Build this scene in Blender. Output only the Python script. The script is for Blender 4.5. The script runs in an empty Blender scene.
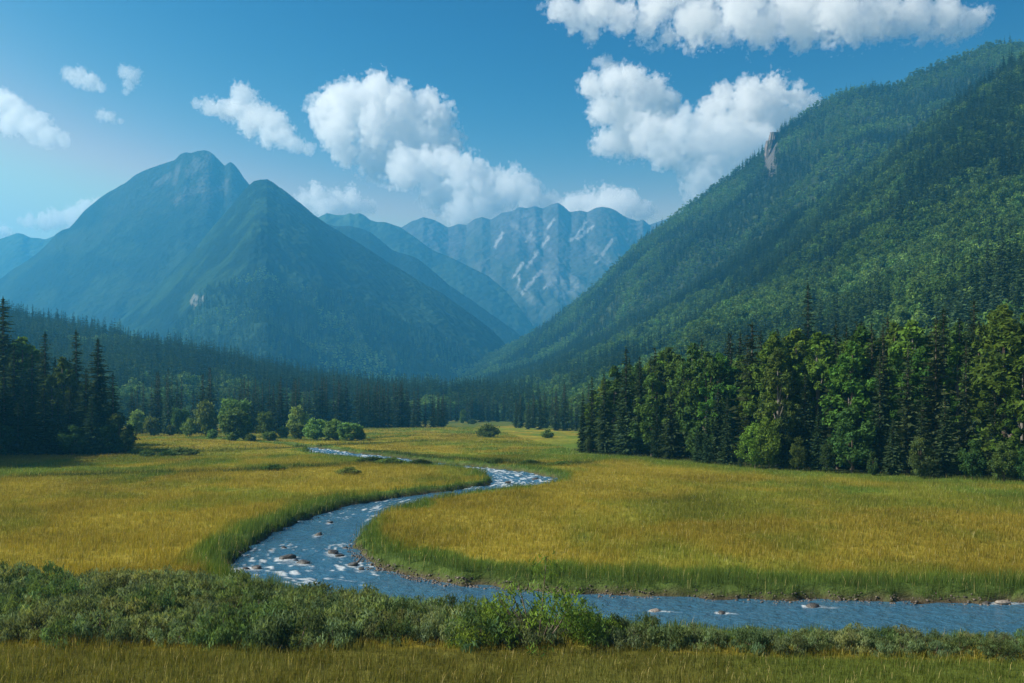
import bpy, math, random
import numpy as np
from math import radians, sin, cos, pi

SC = bpy.context.scene
COL = SC.collection
F, CX, HY, CAMH = 995.6, 512.0, 405.0, 10.0
rng = np.random.default_rng(11)
R = math.radians

# ------------------------------------------------------------------ noise
def _hash(ix, iy, iz, seed):
    h = (ix.astype(np.uint32) * np.uint32(374761393) + iy.astype(np.uint32) * np.uint32(668265263)
         + iz.astype(np.uint32) * np.uint32(2147483647 - 1013904223) + np.uint32((seed * 974711 + 77) & 0xffffffff))
    h = (h ^ (h >> np.uint32(13))) * np.uint32(1274126177)
    h = (h ^ (h >> np.uint32(16))) * np.uint32(2246822519)
    return ((h ^ (h >> np.uint32(15))) & np.uint32(0xffffff)).astype(np.float32) / np.float32(0xffffff)

def vnoise(x, y, z=None, seed=0):
    x = np.asarray(x, np.float64); y = np.asarray(y, np.float64)
    x0 = np.floor(x); y0 = np.floor(y)
    fx = x - x0; fy = y - y0
    fx = fx * fx * fx * (fx * (fx * 6 - 15) + 10); fy = fy * fy * fy * (fy * (fy * 6 - 15) + 10)
    ix = x0.astype(np.int64); iy = y0.astype(np.int64)
    if z is None:
        iz = np.zeros_like(ix)
        a = _hash(ix, iy, iz, seed); b = _hash(ix + 1, iy, iz, seed)
        c = _hash(ix, iy + 1, iz, seed); d = _hash(ix + 1, iy + 1, iz, seed)
        return (a + (b - a) * fx) * (1 - fy) + (c + (d - c) * fx) * fy
    z = np.asarray(z, np.float64); z0 = np.floor(z); fz = z - z0
    fz = fz * fz * (3 - 2 * fz); iz = z0.astype(np.int64)
    out = 0
    for k in (0, 1):
        a = _hash(ix, iy, iz + k, seed); b = _hash(ix + 1, iy, iz + k, seed)
        c = _hash(ix, iy + 1, iz + k, seed); d = _hash(ix + 1, iy + 1, iz + k, seed)
        v = (a + (b - a) * fx) * (1 - fy) + (c + (d - c) * fx) * fy
        out = out + v * (fz if k else 1 - fz)
    return out

def fbm(x, y, z=None, oct=4, seed=0, ridged=False):
    s = 0; a = 1; t = 0; f = 1.0
    for o in range(oct):
        n = vnoise(x * f + 13.7 * o, y * f - 7.1 * o, None if z is None else z * f + 3.3 * o, seed + o)
        if ridged: n = 1 - np.abs(n * 2 - 1)
        s = s + a * n; t += a; a *= 0.5; f *= 2.03
    return s / t          # 0..1

def sst(a, b, x):
    t = np.clip((x - a) / (b - a), 0, 1)
    return t * t * (3 - 2 * t)

def lerp3(c0, c1, w):
    c0 = np.atleast_2d(np.asarray(c0, float)); c1 = np.atleast_2d(np.asarray(c1, float)); w = np.asarray(w)[:, None]
    return c0 * (1 - w) + c1 * w

# ------------------------------------------------------------------ mesh helpers
def mesh_np(name, V, quads=None, tris=None, col=None, mat=None, smooth=False):
    V = np.ascontiguousarray(V, np.float32)
    me = bpy.data.meshes.new(name)
    parts = []; starts = []; n = 0
    q = np.zeros((0, 4), np.int32) if quads is None else np.asarray(quads, np.int32)
    t = np.zeros((0, 3), np.int32) if tris is None else np.asarray(tris, np.int32)
    idx = np.concatenate([q.ravel(), t.ravel()])
    ls = np.concatenate([np.arange(len(q)) * 4, len(q) * 4 + np.arange(len(t)) * 3]).astype(np.int32)
    me.vertices.add(len(V)); me.vertices.foreach_set('co', V.ravel())
    me.loops.add(len(idx)); me.loops.foreach_set('vertex_index', idx)
    me.polygons.add(len(ls)); me.polygons.foreach_set('loop_start', ls)
    if smooth: me.polygons.foreach_set('use_smooth', np.ones(len(ls), bool))
    me.update(calc_edges=True)
    if col is not None:
        a = me.color_attributes.new('Col', 'FLOAT_COLOR', 'POINT')
        c = np.ones((len(V), 4), np.float32); c[:, :3] = col
        a.data.foreach_set('color', c.ravel())
    if mat: me.materials.append(mat)
    return me

def grid_quads(nr, nc):
    i = np.arange(nr - 1)[:, None] * nc + np.arange(nc - 1)[None, :]
    i = i.ravel()
    return np.stack([i, i + 1, i + nc + 1, i + nc], 1)

def link(name, me, parent=None):
    o = bpy.data.objects.new(name, me); COL.objects.link(o)
    if parent is not None: o.parent = parent
    return o

def tag(o, label=None, cat=None, group=None, kind=None):
    if label: o['label'] = label
    if cat: o['category'] = cat
    if group: o['group'] = group
    if kind: o['kind'] = kind
    return o

def thing(name, parts, label, cat, loc, rz=0.0, scale=1.0, group=None):
    e = bpy.data.objects.new(name, None); COL.objects.link(e)
    e.location = loc; e.rotation_euler = (0, 0, rz)
    e.scale = scale if isinstance(scale, tuple) else (scale,) * 3
    e.empty_display_size = 0.3
    for pn, me in parts: link(pn, me, e)
    return tag(e, label, cat, group)

def px2w(px, py, z=0.0):
    Y = (CAMH - z) * F / (py - HY)
    return (px - CX) * Y / F, Y

# ------------------------------------------------------------------ node helpers
def new_mat(name):
    m = bpy.data.materials.new(name); m.use_nodes = True
    nt = m.node_tree; nt.nodes.clear()
    out = nt.nodes.new('ShaderNodeOutputMaterial')
    def N(t, **kw):
        n = nt.nodes.new(t)
        for k, v in kw.items(): setattr(n, k, v)
        return n
    return m, nt, N, out

def foliage_mat(name, hue_var=0.03, val_var=0.45, trans=0.3, noise_scale=0.0, tint=(1, 1, 1)):
    """leaf material: vertex colour x per-tree variation, diffuse plus light passing through the leaf"""
    m, nt, N, out = new_mat(name); L = nt.links.new
    at = N('ShaderNodeAttribute', attribute_name='Col')
    oi = N('ShaderNodeObjectInfo')
    hs = N('ShaderNodeHueSaturation')
    mh = N('ShaderNodeMapRange'); mh.inputs['To Min'].default_value = 0.5 - hue_var; mh.inputs['To Max'].default_value = 0.5 + hue_var
    mv = N('ShaderNodeMapRange'); mv.inputs['To Min'].default_value = 1 - val_var; mv.inputs['To Max'].default_value = 1 + val_var
    w = N('ShaderNodeTexWhiteNoise', noise_dimensions='1D')
    L(oi.outputs['Random'], w.inputs['W'])
    L(oi.outputs['Random'], mh.inputs['Value']); L(w.outputs['Value'], mv.inputs['Value'])
    L(mh.outputs[0], hs.inputs['Hue']); L(mv.outputs[0], hs.inputs['Value'])
    L(at.outputs['Color'], hs.inputs['Color'])
    colr = hs.outputs['Color']
    if noise_scale:      # stands of different age and species across the hillside
        no = N('ShaderNodeTexNoise'); no.inputs['Scale'].default_value = noise_scale; no.inputs['Detail'].default_value = 4
        L(oi.outputs['Location'], no.inputs['Vector'])
        mr = N('ShaderNodeMapRange'); mr.inputs['From Min'].default_value = .35; mr.inputs['From Max'].default_value = .65; mr.inputs['To Min'].default_value = .6; mr.inputs['To Max'].default_value = 1.5
        L(no.outputs['Fac'], mr.inputs['Value'])
        vm = N('ShaderNodeVectorMath', operation='SCALE'); L(colr, vm.inputs[0]); L(mr.outputs[0], vm.inputs['Scale']); colr = vm.outputs[0]
    d = N('ShaderNodeBsdfDiffuse'); t = N('ShaderNodeBsdfTranslucent'); mx = N('ShaderNodeMixShader')
    tc = N('ShaderNodeMix', data_type='RGBA', blend_type='MULTIPLY'); tc.inputs['Factor'].default_value = 1
    tc.inputs['B'].default_value = (1.25, 1.2, 0.6, 1)
    L(colr, tc.inputs['A']); L(tc.outputs['Result'], t.inputs['Color']); L(colr, d.inputs['Color'])
    mx.inputs['Fac'].default_value = trans
    L(d.outputs[0], mx.inputs[1]); L(t.outputs[0], mx.inputs[2]); L(mx.outputs[0], out.inputs['Surface'])
    return m

def bark_mat(name, c0, c1):
    m, nt, N, out = new_mat(name); L = nt.links.new
    tc = N('ShaderNodeTexCoord'); mp = N('ShaderNodeMapping'); mp.inputs['Scale'].default_value = (6, 6, 1.2)
    no = N('ShaderNodeTexNoise'); no.inputs['Scale'].default_value = 2.0; no.inputs['Detail'].default_value = 5
    rp = N('ShaderNodeValToRGB'); rp.color_ramp.elements[0].color = (*c0, 1); rp.color_ramp.elements[1].color = (*c1, 1)
    rp.color_ramp.elements[0].position = .35; rp.color_ramp.elements[1].position = .65
    b = N('ShaderNodeBsdfPrincipled'); b.inputs['Roughness'].default_value = .9
    L(tc.outputs['Object'], mp.inputs['Vector']); L(mp.outputs[0], no.inputs['Vector']); L(no.outputs['Fac'], rp.inputs['Fac'])
    L(rp.outputs['Color'], b.inputs['Base Color']); L(b.outputs[0], out.inputs['Surface'])
    return m

def terrain_mat(name, cell=14.0, bump=1.0, dist=8.0, var=0.5, rough=1.0):
    """vertex colour broken up by crown-sized cells and noise, with matching bump"""
    m, nt, N, out = new_mat(name); L = nt.links.new
    at = N('ShaderNodeAttribute', attribute_name='Col')
    geo = N('ShaderNodeNewGeometry')
    vo = N('ShaderNodeTexVoronoi', feature='SMOOTH_F1'); vo.inputs['Scale'].default_value = 1.0 / cell; vo.inputs['Smoothness'].default_value = .3
    no = N('ShaderNodeTexNoise'); no.inputs['Scale'].default_value = .35 / cell; no.inputs['Detail'].default_value = 7; no.inputs['Roughness'].default_value = .65
    L(geo.outputs['Position'], vo.inputs['Vector']); L(geo.outputs['Position'], no.inputs['Vector'])
    mr = N('ShaderNodeMapRange'); mr.inputs['From Min'].default_value = .3; mr.inputs['From Max'].default_value = .7
    mr.inputs['To Min'].default_value = 1 - var; mr.inputs['To Max'].default_value = 1 + var
    L(no.outputs['Fac'], mr.inputs['Value'])
    vm = N('ShaderNodeVectorMath', operation='SCALE'); L(at.outputs['Color'], vm.inputs[0]); L(mr.outputs[0], vm.inputs['Scale'])
    ad = N('ShaderNodeMath', operation='SUBTRACT'); L(no.outputs['Fac'], ad.inputs[0]); L(vo.outputs['Distance'], ad.inputs[1])
    bp = N('ShaderNodeBump'); bp.inputs['Strength'].default_value = bump; bp.inputs['Distance'].default_value = dist
    L(ad.outputs[0], bp.inputs['Height'])
    b = N('ShaderNodeBsdfDiffuse'); L(vm.outputs[0], b.inputs['Color']); L(bp.outputs[0], b.inputs['Normal'])
    L(b.outputs[0], out.inputs['Surface'])
    return m

M_CONIFER = foliage_mat('conifer_needles', .02, .35, .22)
M_LEAF = foliage_mat('broad_leaves', .03, .35, .36)
M_SHRUB = foliage_mat('shrub_leaves', .025, .3, .4)
M_FCON = foliage_mat('slope_needles', .015, .26, .25, .010); M_FLEAF = foliage_mat('slope_leaves', .015, .22, .35, .010)
M_GRASS = foliage_mat('grass_blades', .0, .0, .4)
M_BARK = bark_mat('grey_brown_bark', (.05, .035, .025), (.16, .12, .09))
M_BIRCH = bark_mat('pale_bark', (.08, .07, .06), (.24, .22, .19))

# ------------------------------------------------------------------ plant generators
def quads_from(C, A, S, taper=1.0):
    """C centres, A half-axis vectors, S half-side vectors -> V, Q"""
    n = len(C)
    V = np.empty((n, 4, 3), np.float32)
    V[:, 0] = C - A - S * 1.0; V[:, 1] = C - A + S * 1.0
    V[:, 2] = C + A + S * taper; V[:, 3] = C + A - S * taper
    return V.reshape(-1, 3), np.arange(n * 4, dtype=np.int32).reshape(n, 4)

def unit(v): return v / np.maximum(np.linalg.norm(v, axis=1, keepdims=True), 1e-6)

def tube(paths, sides=6):
    """paths: list of (points, radii) -> V, Q"""
    Vs = []; Qs = []; off = 0
    for P, rad in paths:
        P = np.asarray(P, float); n = len(P)
        d = np.gradient(P, axis=0); d = unit(d)
        ref = np.where(np.abs(d[:, 2:3]) > .9, np.array([[1., 0, 0]]), np.array([[0, 0, 1.]]))
        u = unit(np.cross(d, ref)); w = np.cross(d, u)
        a = np.arange(sides) * 2 * pi / sides
        ring = P[:, None] + np.asarray(rad)[:, None, None] * (np.cos(a)[None, :, None] * u[:, None] + np.sin(a)[None, :, None] * w[:, None])
        Vs.append(ring.reshape(-1, 3))
        for i in range(n - 1):
            k = np.arange(sides); k2 = (k + 1) % sides
            Qs.append(off + np.stack([i * sides + k, i * sides + k2, (i + 1) * sides + k2, (i + 1) * sides + k], 1))
        off += n * sides
    return np.concatenate(Vs), np.concatenate(Qs)

def trunk_mesh(name, H, r0, mat, limbs=(), lean=0.0, rg=None, top=.95):
    zs = np.linspace(-.3, H * top, 7)
    P = np.zeros((7, 3)); P[:, 2] = zs; P[:, 0] = lean * (zs / H) ** 2
    if rg is not None: P[1:, :2] += rg.normal(0, .012 * H / 10, (6, 2)).cumsum(0)
    rad = r0 * np.interp(zs / H, [-.1, 0, .05, 1], [1.5, 1.3, 1, .12])
    V, Q = tube([(P, rad)] + list(limbs), 7)
    return mesh_np(name, V, Q, mat=mat, smooth=True)

def conifer_crown(name, seed, H, Rm, gap, nb, nq, base=.06, col=(.035, .062, .03), open_=0.0, droop=.32, shape=.85, mat=None):
    r = np.random.default_rng(seed)
    zl = np.arange(base * H, H * .985, gap)
    zl = zl + r.uniform(-.3, .3, len(zl)) * gap
    t = (zl - base * H) / (H * (1 - base)); t = np.clip(t, 0, 1)
    prof = (1 - t) ** shape * (0.72 + .28 * np.clip(t / .18, 0, 1))
    Z = []; A = []; Lb = []
    for z, p, tt in zip(zl, prof, t):
        k = max(3, int(round(nb * (0.55 + .45 * (1 - tt)) + r.uniform(-1, 1))))
        a = r.uniform(0, 2 * pi) + np.arange(k) * 2 * pi / k + r.normal(0, .3, k)
        l = Rm * p * r.uniform(.62, 1.15, k) + .12
        l *= np.where(r.uniform(0, 1, k) < open_, .45, 1)
        Z.append(np.full(k, z) + r.normal(0, gap * .35, k)); A.append(a); Lb.append(l)
    Z = np.concatenate(Z); A = np.concatenate(A); Lb = np.concatenate(Lb); n = len(Z)
    s = (np.arange(nq) + .5)[None, :] / nq
    s = np.clip(s + r.uniform(-.3, .3, (n, nq)) / nq, .05, 1)
    ts = np.clip(Z / H, 0, 1)[:, None]
    dr = (droop * (1.25 - ts) - .12) * r.uniform(.6, 1.4, (n, 1))
    hor = Lb[:, None] * s
    zz = Z[:, None] - Lb[:, None] * (dr * s - .22 * dr * s * s * 1.6)
    ang = A[:, None] + r.normal(0, .10, (n, nq))
    C = np.stack([hor * np.cos(ang), hor * np.sin(ang), zz], -1).reshape(-1, 3)
    d = np.stack([np.cos(ang), np.sin(ang), -dr * np.ones_like(s)], -1).reshape(-1, 3)
    d = unit(d + r.normal(0, .25, d.shape))
    side = unit(np.cross(d, np.array([0, 0, 1.])))
    upv = np.cross(side, d)
    roll = r.normal(0, .9, len(C))[:, None]
    sv = side * np.cos(roll) + upv * np.sin(roll)
    seg = (Lb[:, None] / nq * .85 * np.ones_like(s)).reshape(-1)
    hl = np.clip(seg, .16, 1.2) * r.uniform(.8, 1.3, len(C))
    hw = (np.clip(.34 * Lb[:, None] * (1.15 - s), .16, 1.1)).reshape(-1) * r.uniform(.55, 1.1, len(C)) * (.75 if nq > 3 else 1.0)
    V, Q = quads_from(C, d * hl[:, None], sv * hw[:, None], .35)
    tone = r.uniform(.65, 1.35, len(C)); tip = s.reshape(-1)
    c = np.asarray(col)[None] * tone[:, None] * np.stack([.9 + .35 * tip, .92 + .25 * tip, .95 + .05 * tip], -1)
    # leader
    lead = np.array([[0, 0, H * .985]])
    V2, Q2 = quads_from(np.repeat(lead, 2, 0), np.array([[0, 0, H * .025]] * 2), np.array([[.09 * Rm * .5, 0, 0], [0, .09 * Rm * .5, 0]]), .1)
    Vall = np.concatenate([V, V2]); Qall = np.concatenate([Q, Q2 + len(V)])
    call = np.concatenate([np.repeat(c, 4, 0), np.repeat(np.asarray(col)[None], 8, 0)])
    return mesh_np(name, Vall, Qall, col=call, mat=mat or M_CONIFER)

def leaf_clumps(name, seed, centers, radii, nper, size, col, mat, flat=.8, hang=0.0, slim=1.0):
    r = np.random.default_rng(seed)
    centers = np.asarray(centers, float); radii = np.asarray(radii, float)
    k = len(centers)
    w = radii ** 2 / np.mean(radii ** 2)
    cnt = np.maximum(4, (nper * w).astype(int))
    idx = np.repeat(np.arange(k), cnt); n = len(idx)
    d = unit(r.normal(0, 1, (n, 3)))
    rr = radii[idx] * (r.uniform(.1, 1, n) ** .5) * r.uniform(.7, 1.35, n)
    C = centers[idx] + d * rr[:, None] * np.array([1, 1, flat])
    nrm = unit(d * .6 + r.normal(0, .6, (n, 3)) + np.array([0, 0, .35]))
    ax = unit(np.cross(nrm, r.normal(0, 1, (n, 3))))
    if hang: ax = unit(ax + np.array([0, 0, hang]))
    sd = np.cross(nrm, ax)
    sz = size * r.uniform(.6, 1.4, n)
    V, Q = quads_from(C, ax * sz[:, None], sd * (sz * slim * r.uniform(.45, .75, n))[:, None], .5)
    ctone = r.uniform(.72, 1.28, k)[idx] * r.uniform(.7, 1.3, n)
    hue = r.uniform(0, 1, k)[idx]
    c = np.asarray(col)[None] * ctone[:, None] * np.stack([.9 + .22 * hue, .97 + .08 * hue, 1.06 - .2 * hue], -1)
    return mesh_np(name, V, Q, col=np.repeat(c, 4, 0), mat=mat)

def broadleaf(seed, H, Rm, nclump, nper, leaf, col=(.075, .12, .03), base=.22, bark=None, column=False):
    r = np.random.default_rng(seed)
    c = []; rad = []
    for i in range(nclump):
        t = r.uniform(0, 1) ** .85
        z = H * (base + (1 - base) * t * .93)
        prof = (math.sin(pi * min(1, (t * .86 + .16))) ** .6) if not column else (1 - .7 * t ** 1.6)
        a = r.uniform(0, 2 * pi); q = Rm * prof * math.sqrt(r.uniform(.08, 1))
        lump = 1 + .28 * math.sin(a * 2 + seed) * math.cos(z * .9 / H * 6 + seed)
        c.append((q * cos(a) * lump, q * sin(a) * lump, z)); rad.append(Rm * r.uniform(.17, .36) * (1 - .35 * t) * (30 / nclump) ** .15)
    crown = leaf_clumps('crown', seed + 1, c, rad, nper, leaf, col, M_LEAF, flat=.95)
    limbs = []
    order = sorted(range(nclump), key=lambda i: c[i][2])
    for i in order[::max(1, nclump // 9)][:9]:
        p = np.array(c[i]); z0 = p[2] * r.uniform(.45, .7)
        P = np.array([(0, 0, z0), (p[0] * .45, p[1] * .45, z0 + (p[2] - z0) * .55), tuple(p)])
        r0 = .012 * H * (1 - z0 / H)
        limbs.append((P, np.array([r0, r0 * .6, r0 * .2])))
    trunk = trunk_mesh('trunk', H, .014 * H + .03, bark or M_BARK, limbs, rg=r, top=.85)
    return [('trunk', trunk), ('crown', crown)]

def spruce(seed, H, Rm, gap, nb, nq, **kw):
    return [('trunk', trunk_mesh('trunk', H, .011 * H + .03, M_BARK, rg=None, top=.97)),
            ('crown', conifer_crown('crown', seed, H, Rm, gap, nb, nq, **kw))]

def shrub(seed, H, Rm, nclump, nper, leaf, col, hang=.4, slim=1.0):
    r = np.random.default_rng(seed)
    c = []; rad = []; stems = []
    for i in range(nclump):
        a = r.uniform(0, 2 * pi); q = Rm * math.sqrt(r.uniform(0, 1)); z = H * r.uniform(.15, 1) * (1 - .5 * (q / Rm) ** 2) * r.uniform(.75, 1.2)
        c.append((q * cos(a), q * sin(a), z)); rad.append(r.uniform(.16, .3) * (Rm * .7 + H * .3))
        if i % 2 == 0:
            p = np.array(c[-1])
            stems.append((np.array([(p[0] * .15, p[1] * .15, -.1), (p[0] * .6, p[1] * .6, p[2] * .6), (p[0], p[1], p[2] + rad[-1] * .7)]), np.array([.03, .02, .006]) * (H / 2)))
    fo = leaf_clumps('foliage', seed + 5, c, rad, nper, leaf, col, M_SHRUB, flat=.95, hang=hang, slim=slim)
    V, Q = tube(stems, 5)
    return [('stems', mesh_np('stems', V, Q, mat=M_BARK, smooth=True)), ('foliage', fo)]

def round_tree(seed, H, Rm, nclump, nper, leaf, col, trunk_r=.10):
    r = np.random.default_rng(seed)
    d = unit(r.normal(0, 1, (nclump, 3))); q = r.uniform(.35, 1, nclump) ** .5 * .82
    lump = .85 + .35 * vnoise(d[:, 0] * 2 + 5, d[:, 1] * 2 + 5, d[:, 2] * 2 + 5, seed=seed)
    c = d * (q * lump)[:, None] * np.array([Rm, Rm, H * .5]) + np.array([0, 0, H * .5])
    c[:, :2] *= (1.12 - .35 * np.clip(c[:, 2:3] / H, 0, 1))
    rad = Rm * r.uniform(.16, .34, nclump)
    crown = leaf_clumps('crown', seed + 1, c, rad, nper, leaf, col, M_LEAF, flat=.9)
    limbs = []
    for p in c[:7]:
        limbs.append((np.array([(0, 0, H * .12), tuple(p * .6 + np.array([0, 0, .05 * H])), tuple(p)]), np.array([.5, .3, .1]) * trunk_r))
    return [('trunk', trunk_mesh('trunk', H, trunk_r, M_BARK, limbs, rg=r, top=.7)), ('crown', crown)]

# ------------------------------------------------------------------ river and ditches (world metres)
WATER_Z = -0.7
RIV = np.array([  # x, y, half width
    (120, 43, 4.8), (60, 45.8, 4.8), (25, 48.6, 4.9), (14.7, 49.6, 4.7), (4.6, 51.4, 4.4), (-3.3, 54.4, 4.1), (-8.8, 58, 4.2), (-12.8, 63, 4.5),
    (-14.9, 70, 3.9), (-16.0, 79, 3.4), (-15.8, 92.5, 3.2), (-13.2, 106, 3.1), (-8.2, 117.5, 2.7), (-3.2, 125, 3.0), (1.0, 133, 3.9), (1.9, 142, 4.6),
    (-.2, 152, 3.6), (-4.8, 163.5, 2.9), (-11, 173, 2.9), (-18, 183, 3.4), (-25.0, 195, 4.2), (-32, 206, 4.6), (-40, 220, 4.4), (-44, 232, 3.0), (-49, 244, 1.2), (-60, 262, .5), (-90, 300, .4)], float)

def smooth_poly(P, n):
    """Catmull-Rom resample"""
    P = np.asarray(P, float); m = len(P)
    Q = np.concatenate([[2 * P[0] - P[1]], P, [2 * P[-1] - P[-2]]])
    u = np.linspace(0, m - 1 - 1e-6, n); i = u.astype(int); t = (u - i)[:, None]
    p0, p1, p2, p3 = Q[i], Q[i + 1], Q[i + 2], Q[i + 3]
    return .5 * (2 * p1 + (p2 - p0) * t + (2 * p0 - 5 * p1 + 4 * p2 - p3) * t ** 2 + (3 * p1 - p0 - 3 * p2 + p3) * t ** 3)

RIVS = smooth_poly(RIV, 150)

def dist_poly(X, Y, P, hw=None):
    best = np.full(X.shape, 1e9, np.float32); side = np.zeros(X.shape, np.float32)
    for i in range(len(P) - 1):
        ax, ay = P[i, 0], P[i, 1]; bx, by = P[i + 1, 0], P[i + 1, 1]
        dx, dy = bx - ax, by - ay; l2 = dx * dx + dy * dy
        t = np.clip(((X - ax) * dx + (Y - ay) * dy) / l2, 0, 1)
        d = np.hypot(X - ax - t * dx, Y - ay - t * dy)
        if hw is not None: d = d - (hw[i] * (1 - t) + hw[i + 1] * t)
        m = d < best
        best = np.where(m, d, best); side = np.where(m, dx * (Y - ay) - dy * (X - ax), side)
    return best, side

def river_sd(X, Y):
    d, s = dist_poly(X, Y, RIVS[:, :2], RIVS[:, 2])
    d = d + (vnoise(X * .6, Y * .6, seed=3) - .5) * 1.0 + (vnoise(X * 1.7, Y * 1.7, seed=4) - .5) * .4
    return d, s      # s > 0: left of travel from the right edge upstream = inner meadow side is s<0 / >0 (checked below)

DITCH_PX = [[(40, 476), (140, 473.5), (200, 471.5), (260, 470), (300, 468), (345, 465.5)],
            [(375, 450.5), (440, 457), (470, 459.5), (520, 463.5), (556, 466), (585, 463)],
            [(368, 438.5), (400, 436.5), (460, 434.5), (505, 432.5)],
            [(235, 449), (300, 446.5), (360, 443), (420, 441)]]
DITCH = [np.array([px2w(*p) for p in d]) for d in DITCH_PX]

def ditch_d(X, Y):
    d = np.full(X.shape, 1e9)
    for P in DITCH: d = np.minimum(d, dist_poly(X, Y, P)[0])
    return d

# forest outlines (front edges), world
R_EDGE = np.array([(75., 430.), (34., 300.)] + [px2w(*p) for p in [(572, 450), (584, 453), (610, 456), (650, 459), (700, 463.5), (760, 469), (830, 472.5), (900, 476), (1024, 481.5), (1250, 490)]])
def right_depth(X, Y):
    """metres behind the front edge of the right-hand wood (negative: meadow)"""
    d, s = dist_poly(X, Y, R_EDGE)
    return np.where(s > 0, 1, -1) * d

# ------------------------------------------------------------------ ground
def ground_z(X, Y):
    X = np.asarray(X, float); Y = np.asarray(Y, float)
    d, s = river_sd(X, Y)
    und = (fbm(X / 26, Y / 26, oct=3, seed=21) - .5) * .7 + (fbm(X / 5, Y / 5, oct=2, seed=25) - .5) * .22
    z = und * sst(0, 7, d)
    z = z - 1.35 * (1 - sst(-.6, 1.5, d))
    dd = ditch_d(X, Y)
    z = z - .55 * (1 - sst(.4, 1.6, dd)) * sst(1, 4, d)
    z = z + sst(0, 40, Y - 430) * -.5
    return z

GOLD = np.array((.255, .210, .034)); OLIVE = np.array((.175, .185, .030)); GREEN = np.array((.105, .165, .030))
SEDGE = np.array((.075, .115, .030)); SHADE_OLIVE = np.array((.100, .104, .025)); DARKG = np.array((.05, .07, .028))
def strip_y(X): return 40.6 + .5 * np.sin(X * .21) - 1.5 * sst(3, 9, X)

def zone_color(X, Y):
    n = fbm(X / 24, Y / 38, oct=4, seed=31); n2 = fbm(X / 5, Y / 9, oct=3, seed=35); n3 = fbm(X / 60, Y / 60, oct=2, seed=39)
    w = sst(.42, .60, n * .6 + n2 * .4)
    c = lerp3(GOLD, OLIVE, w)
    c = lerp3(c, GREEN, sst(.56, .72, n3 * .5 + n2 * .5) * .75)
    c = c * (0.62 + .76 * fbm(X / 9, Y / 15, oct=4, seed=41))[:, None]
    d, s = river_sd(X, Y)
    inner = s < 0
    lim = np.where((Y < 68) & (X > -14), 6.5, 3.6) + (n2 - .5) * 7
    c = lerp3(c, GREEN * .95, (1 - sst(lim * .55, lim, d)))
    c = lerp3(c, SEDGE, (1 - sst(lim * .25, lim * .55, d)) * .8)
    dd = ditch_d(X, Y)
    c = lerp3(c, SEDGE * .6, 1 - sst(1.0, 3.2 + n2 * 2.5, dd))
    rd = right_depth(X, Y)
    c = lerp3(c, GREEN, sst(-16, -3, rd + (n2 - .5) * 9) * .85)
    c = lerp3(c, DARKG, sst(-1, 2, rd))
    c = lerp3(c, GREEN, sst(70, 100, np.abs(X)) * 0 + (Y > 300) * sst(.45, .6, n2) * .7)
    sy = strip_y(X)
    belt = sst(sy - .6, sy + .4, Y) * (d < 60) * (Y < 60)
    shade_strip = (1 - sst(sy - .6, sy + .6, Y))
    c = lerp3(c, SHADE_OLIVE * (.75 + .5 * n2)[:, None], shade_strip * .85)  # nearest strip: foreground shade painted in as darker olive grass
    c = lerp3(c, GREEN * .8, shade_strip * sst(5, 12, X) * .6)
    return c, d, dd, rd

cols_px = np.concatenate([np.linspace(-1500, -420, 45)[:-1], np.linspace(-420, 1450, 620), np.linspace(1450, 2600, 45)[1:]])
rows_y = np.concatenate([np.geomspace(3, 27, 18)[:-1], np.geomspace(27, 480, 400), np.geomspace(480, 5300, 50)[1:]])
PXg, Yg = np.meshgrid(cols_px, rows_y)
Xg = (PXg - CX) * Yg / F
Zg = ground_z(Xg, Yg)
Xf, Yf, Zf = Xg.ravel(), Yg.ravel(), Zg.ravel()
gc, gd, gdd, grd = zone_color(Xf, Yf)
MUD = np.array((.075, .055, .04))
gc = lerp3(gc, MUD * (.7 + .9 * fbm(Xf / .5, Yf / .5, oct=3, seed=45))[:, None], 1 - sst(.35, .95, gd))
gc = lerp3(gc, DARKG, sst(430, 520, Yf) * .5)
def ground_material():
    m, nt, N, out = new_mat('meadow_ground'); L = nt.links.new
    at = N('ShaderNodeAttribute', attribute_name='Col'); geo = N('ShaderNodeNewGeometry')
    mp = N('ShaderNodeMapping'); mp.inputs['Scale'].default_value = (1, .55, 1)
    no = N('ShaderNodeTexNoise'); no.inputs['Scale'].default_value = .9; no.inputs['Detail'].default_value = 9; no.inputs['Roughness'].default_value = .7
    L(geo.outputs['Position'], mp.inputs['Vector']); L(mp.outputs[0], no.inputs['Vector'])
    mr = N('ShaderNodeMapRange'); mr.inputs['From Min'].default_value = .3; mr.inputs['From Max'].default_value = .7
    mr.inputs['To Min'].default_value = .6; mr.inputs['To Max'].default_value = 1.3
    L(no.outputs['Fac'], mr.inputs['Value'])
    vm = N('ShaderNodeVectorMath', operation='SCALE'); L(at.outputs['Color'], vm.inputs[0]); L(mr.outputs[0], vm.inputs['Scale'])
    bp = N('ShaderNodeBump'); bp.inputs['Strength'].default_value = 1; bp.inputs['Distance'].default_value = .6
    L(no.outputs['Fac'], bp.inputs['Height'])
    b = N('ShaderNodeBsdfDiffuse'); L(vm.outputs[0], b.inputs['Color']); L(bp.outputs[0], b.inputs['Normal'])
    L(b.outputs[0], out.inputs['Surface']); return m
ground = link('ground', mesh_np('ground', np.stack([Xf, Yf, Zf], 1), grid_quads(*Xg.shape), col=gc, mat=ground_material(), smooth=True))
tag(ground, 'broad golden green valley floor crossed by the river', 'meadow', kind='structure')

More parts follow.
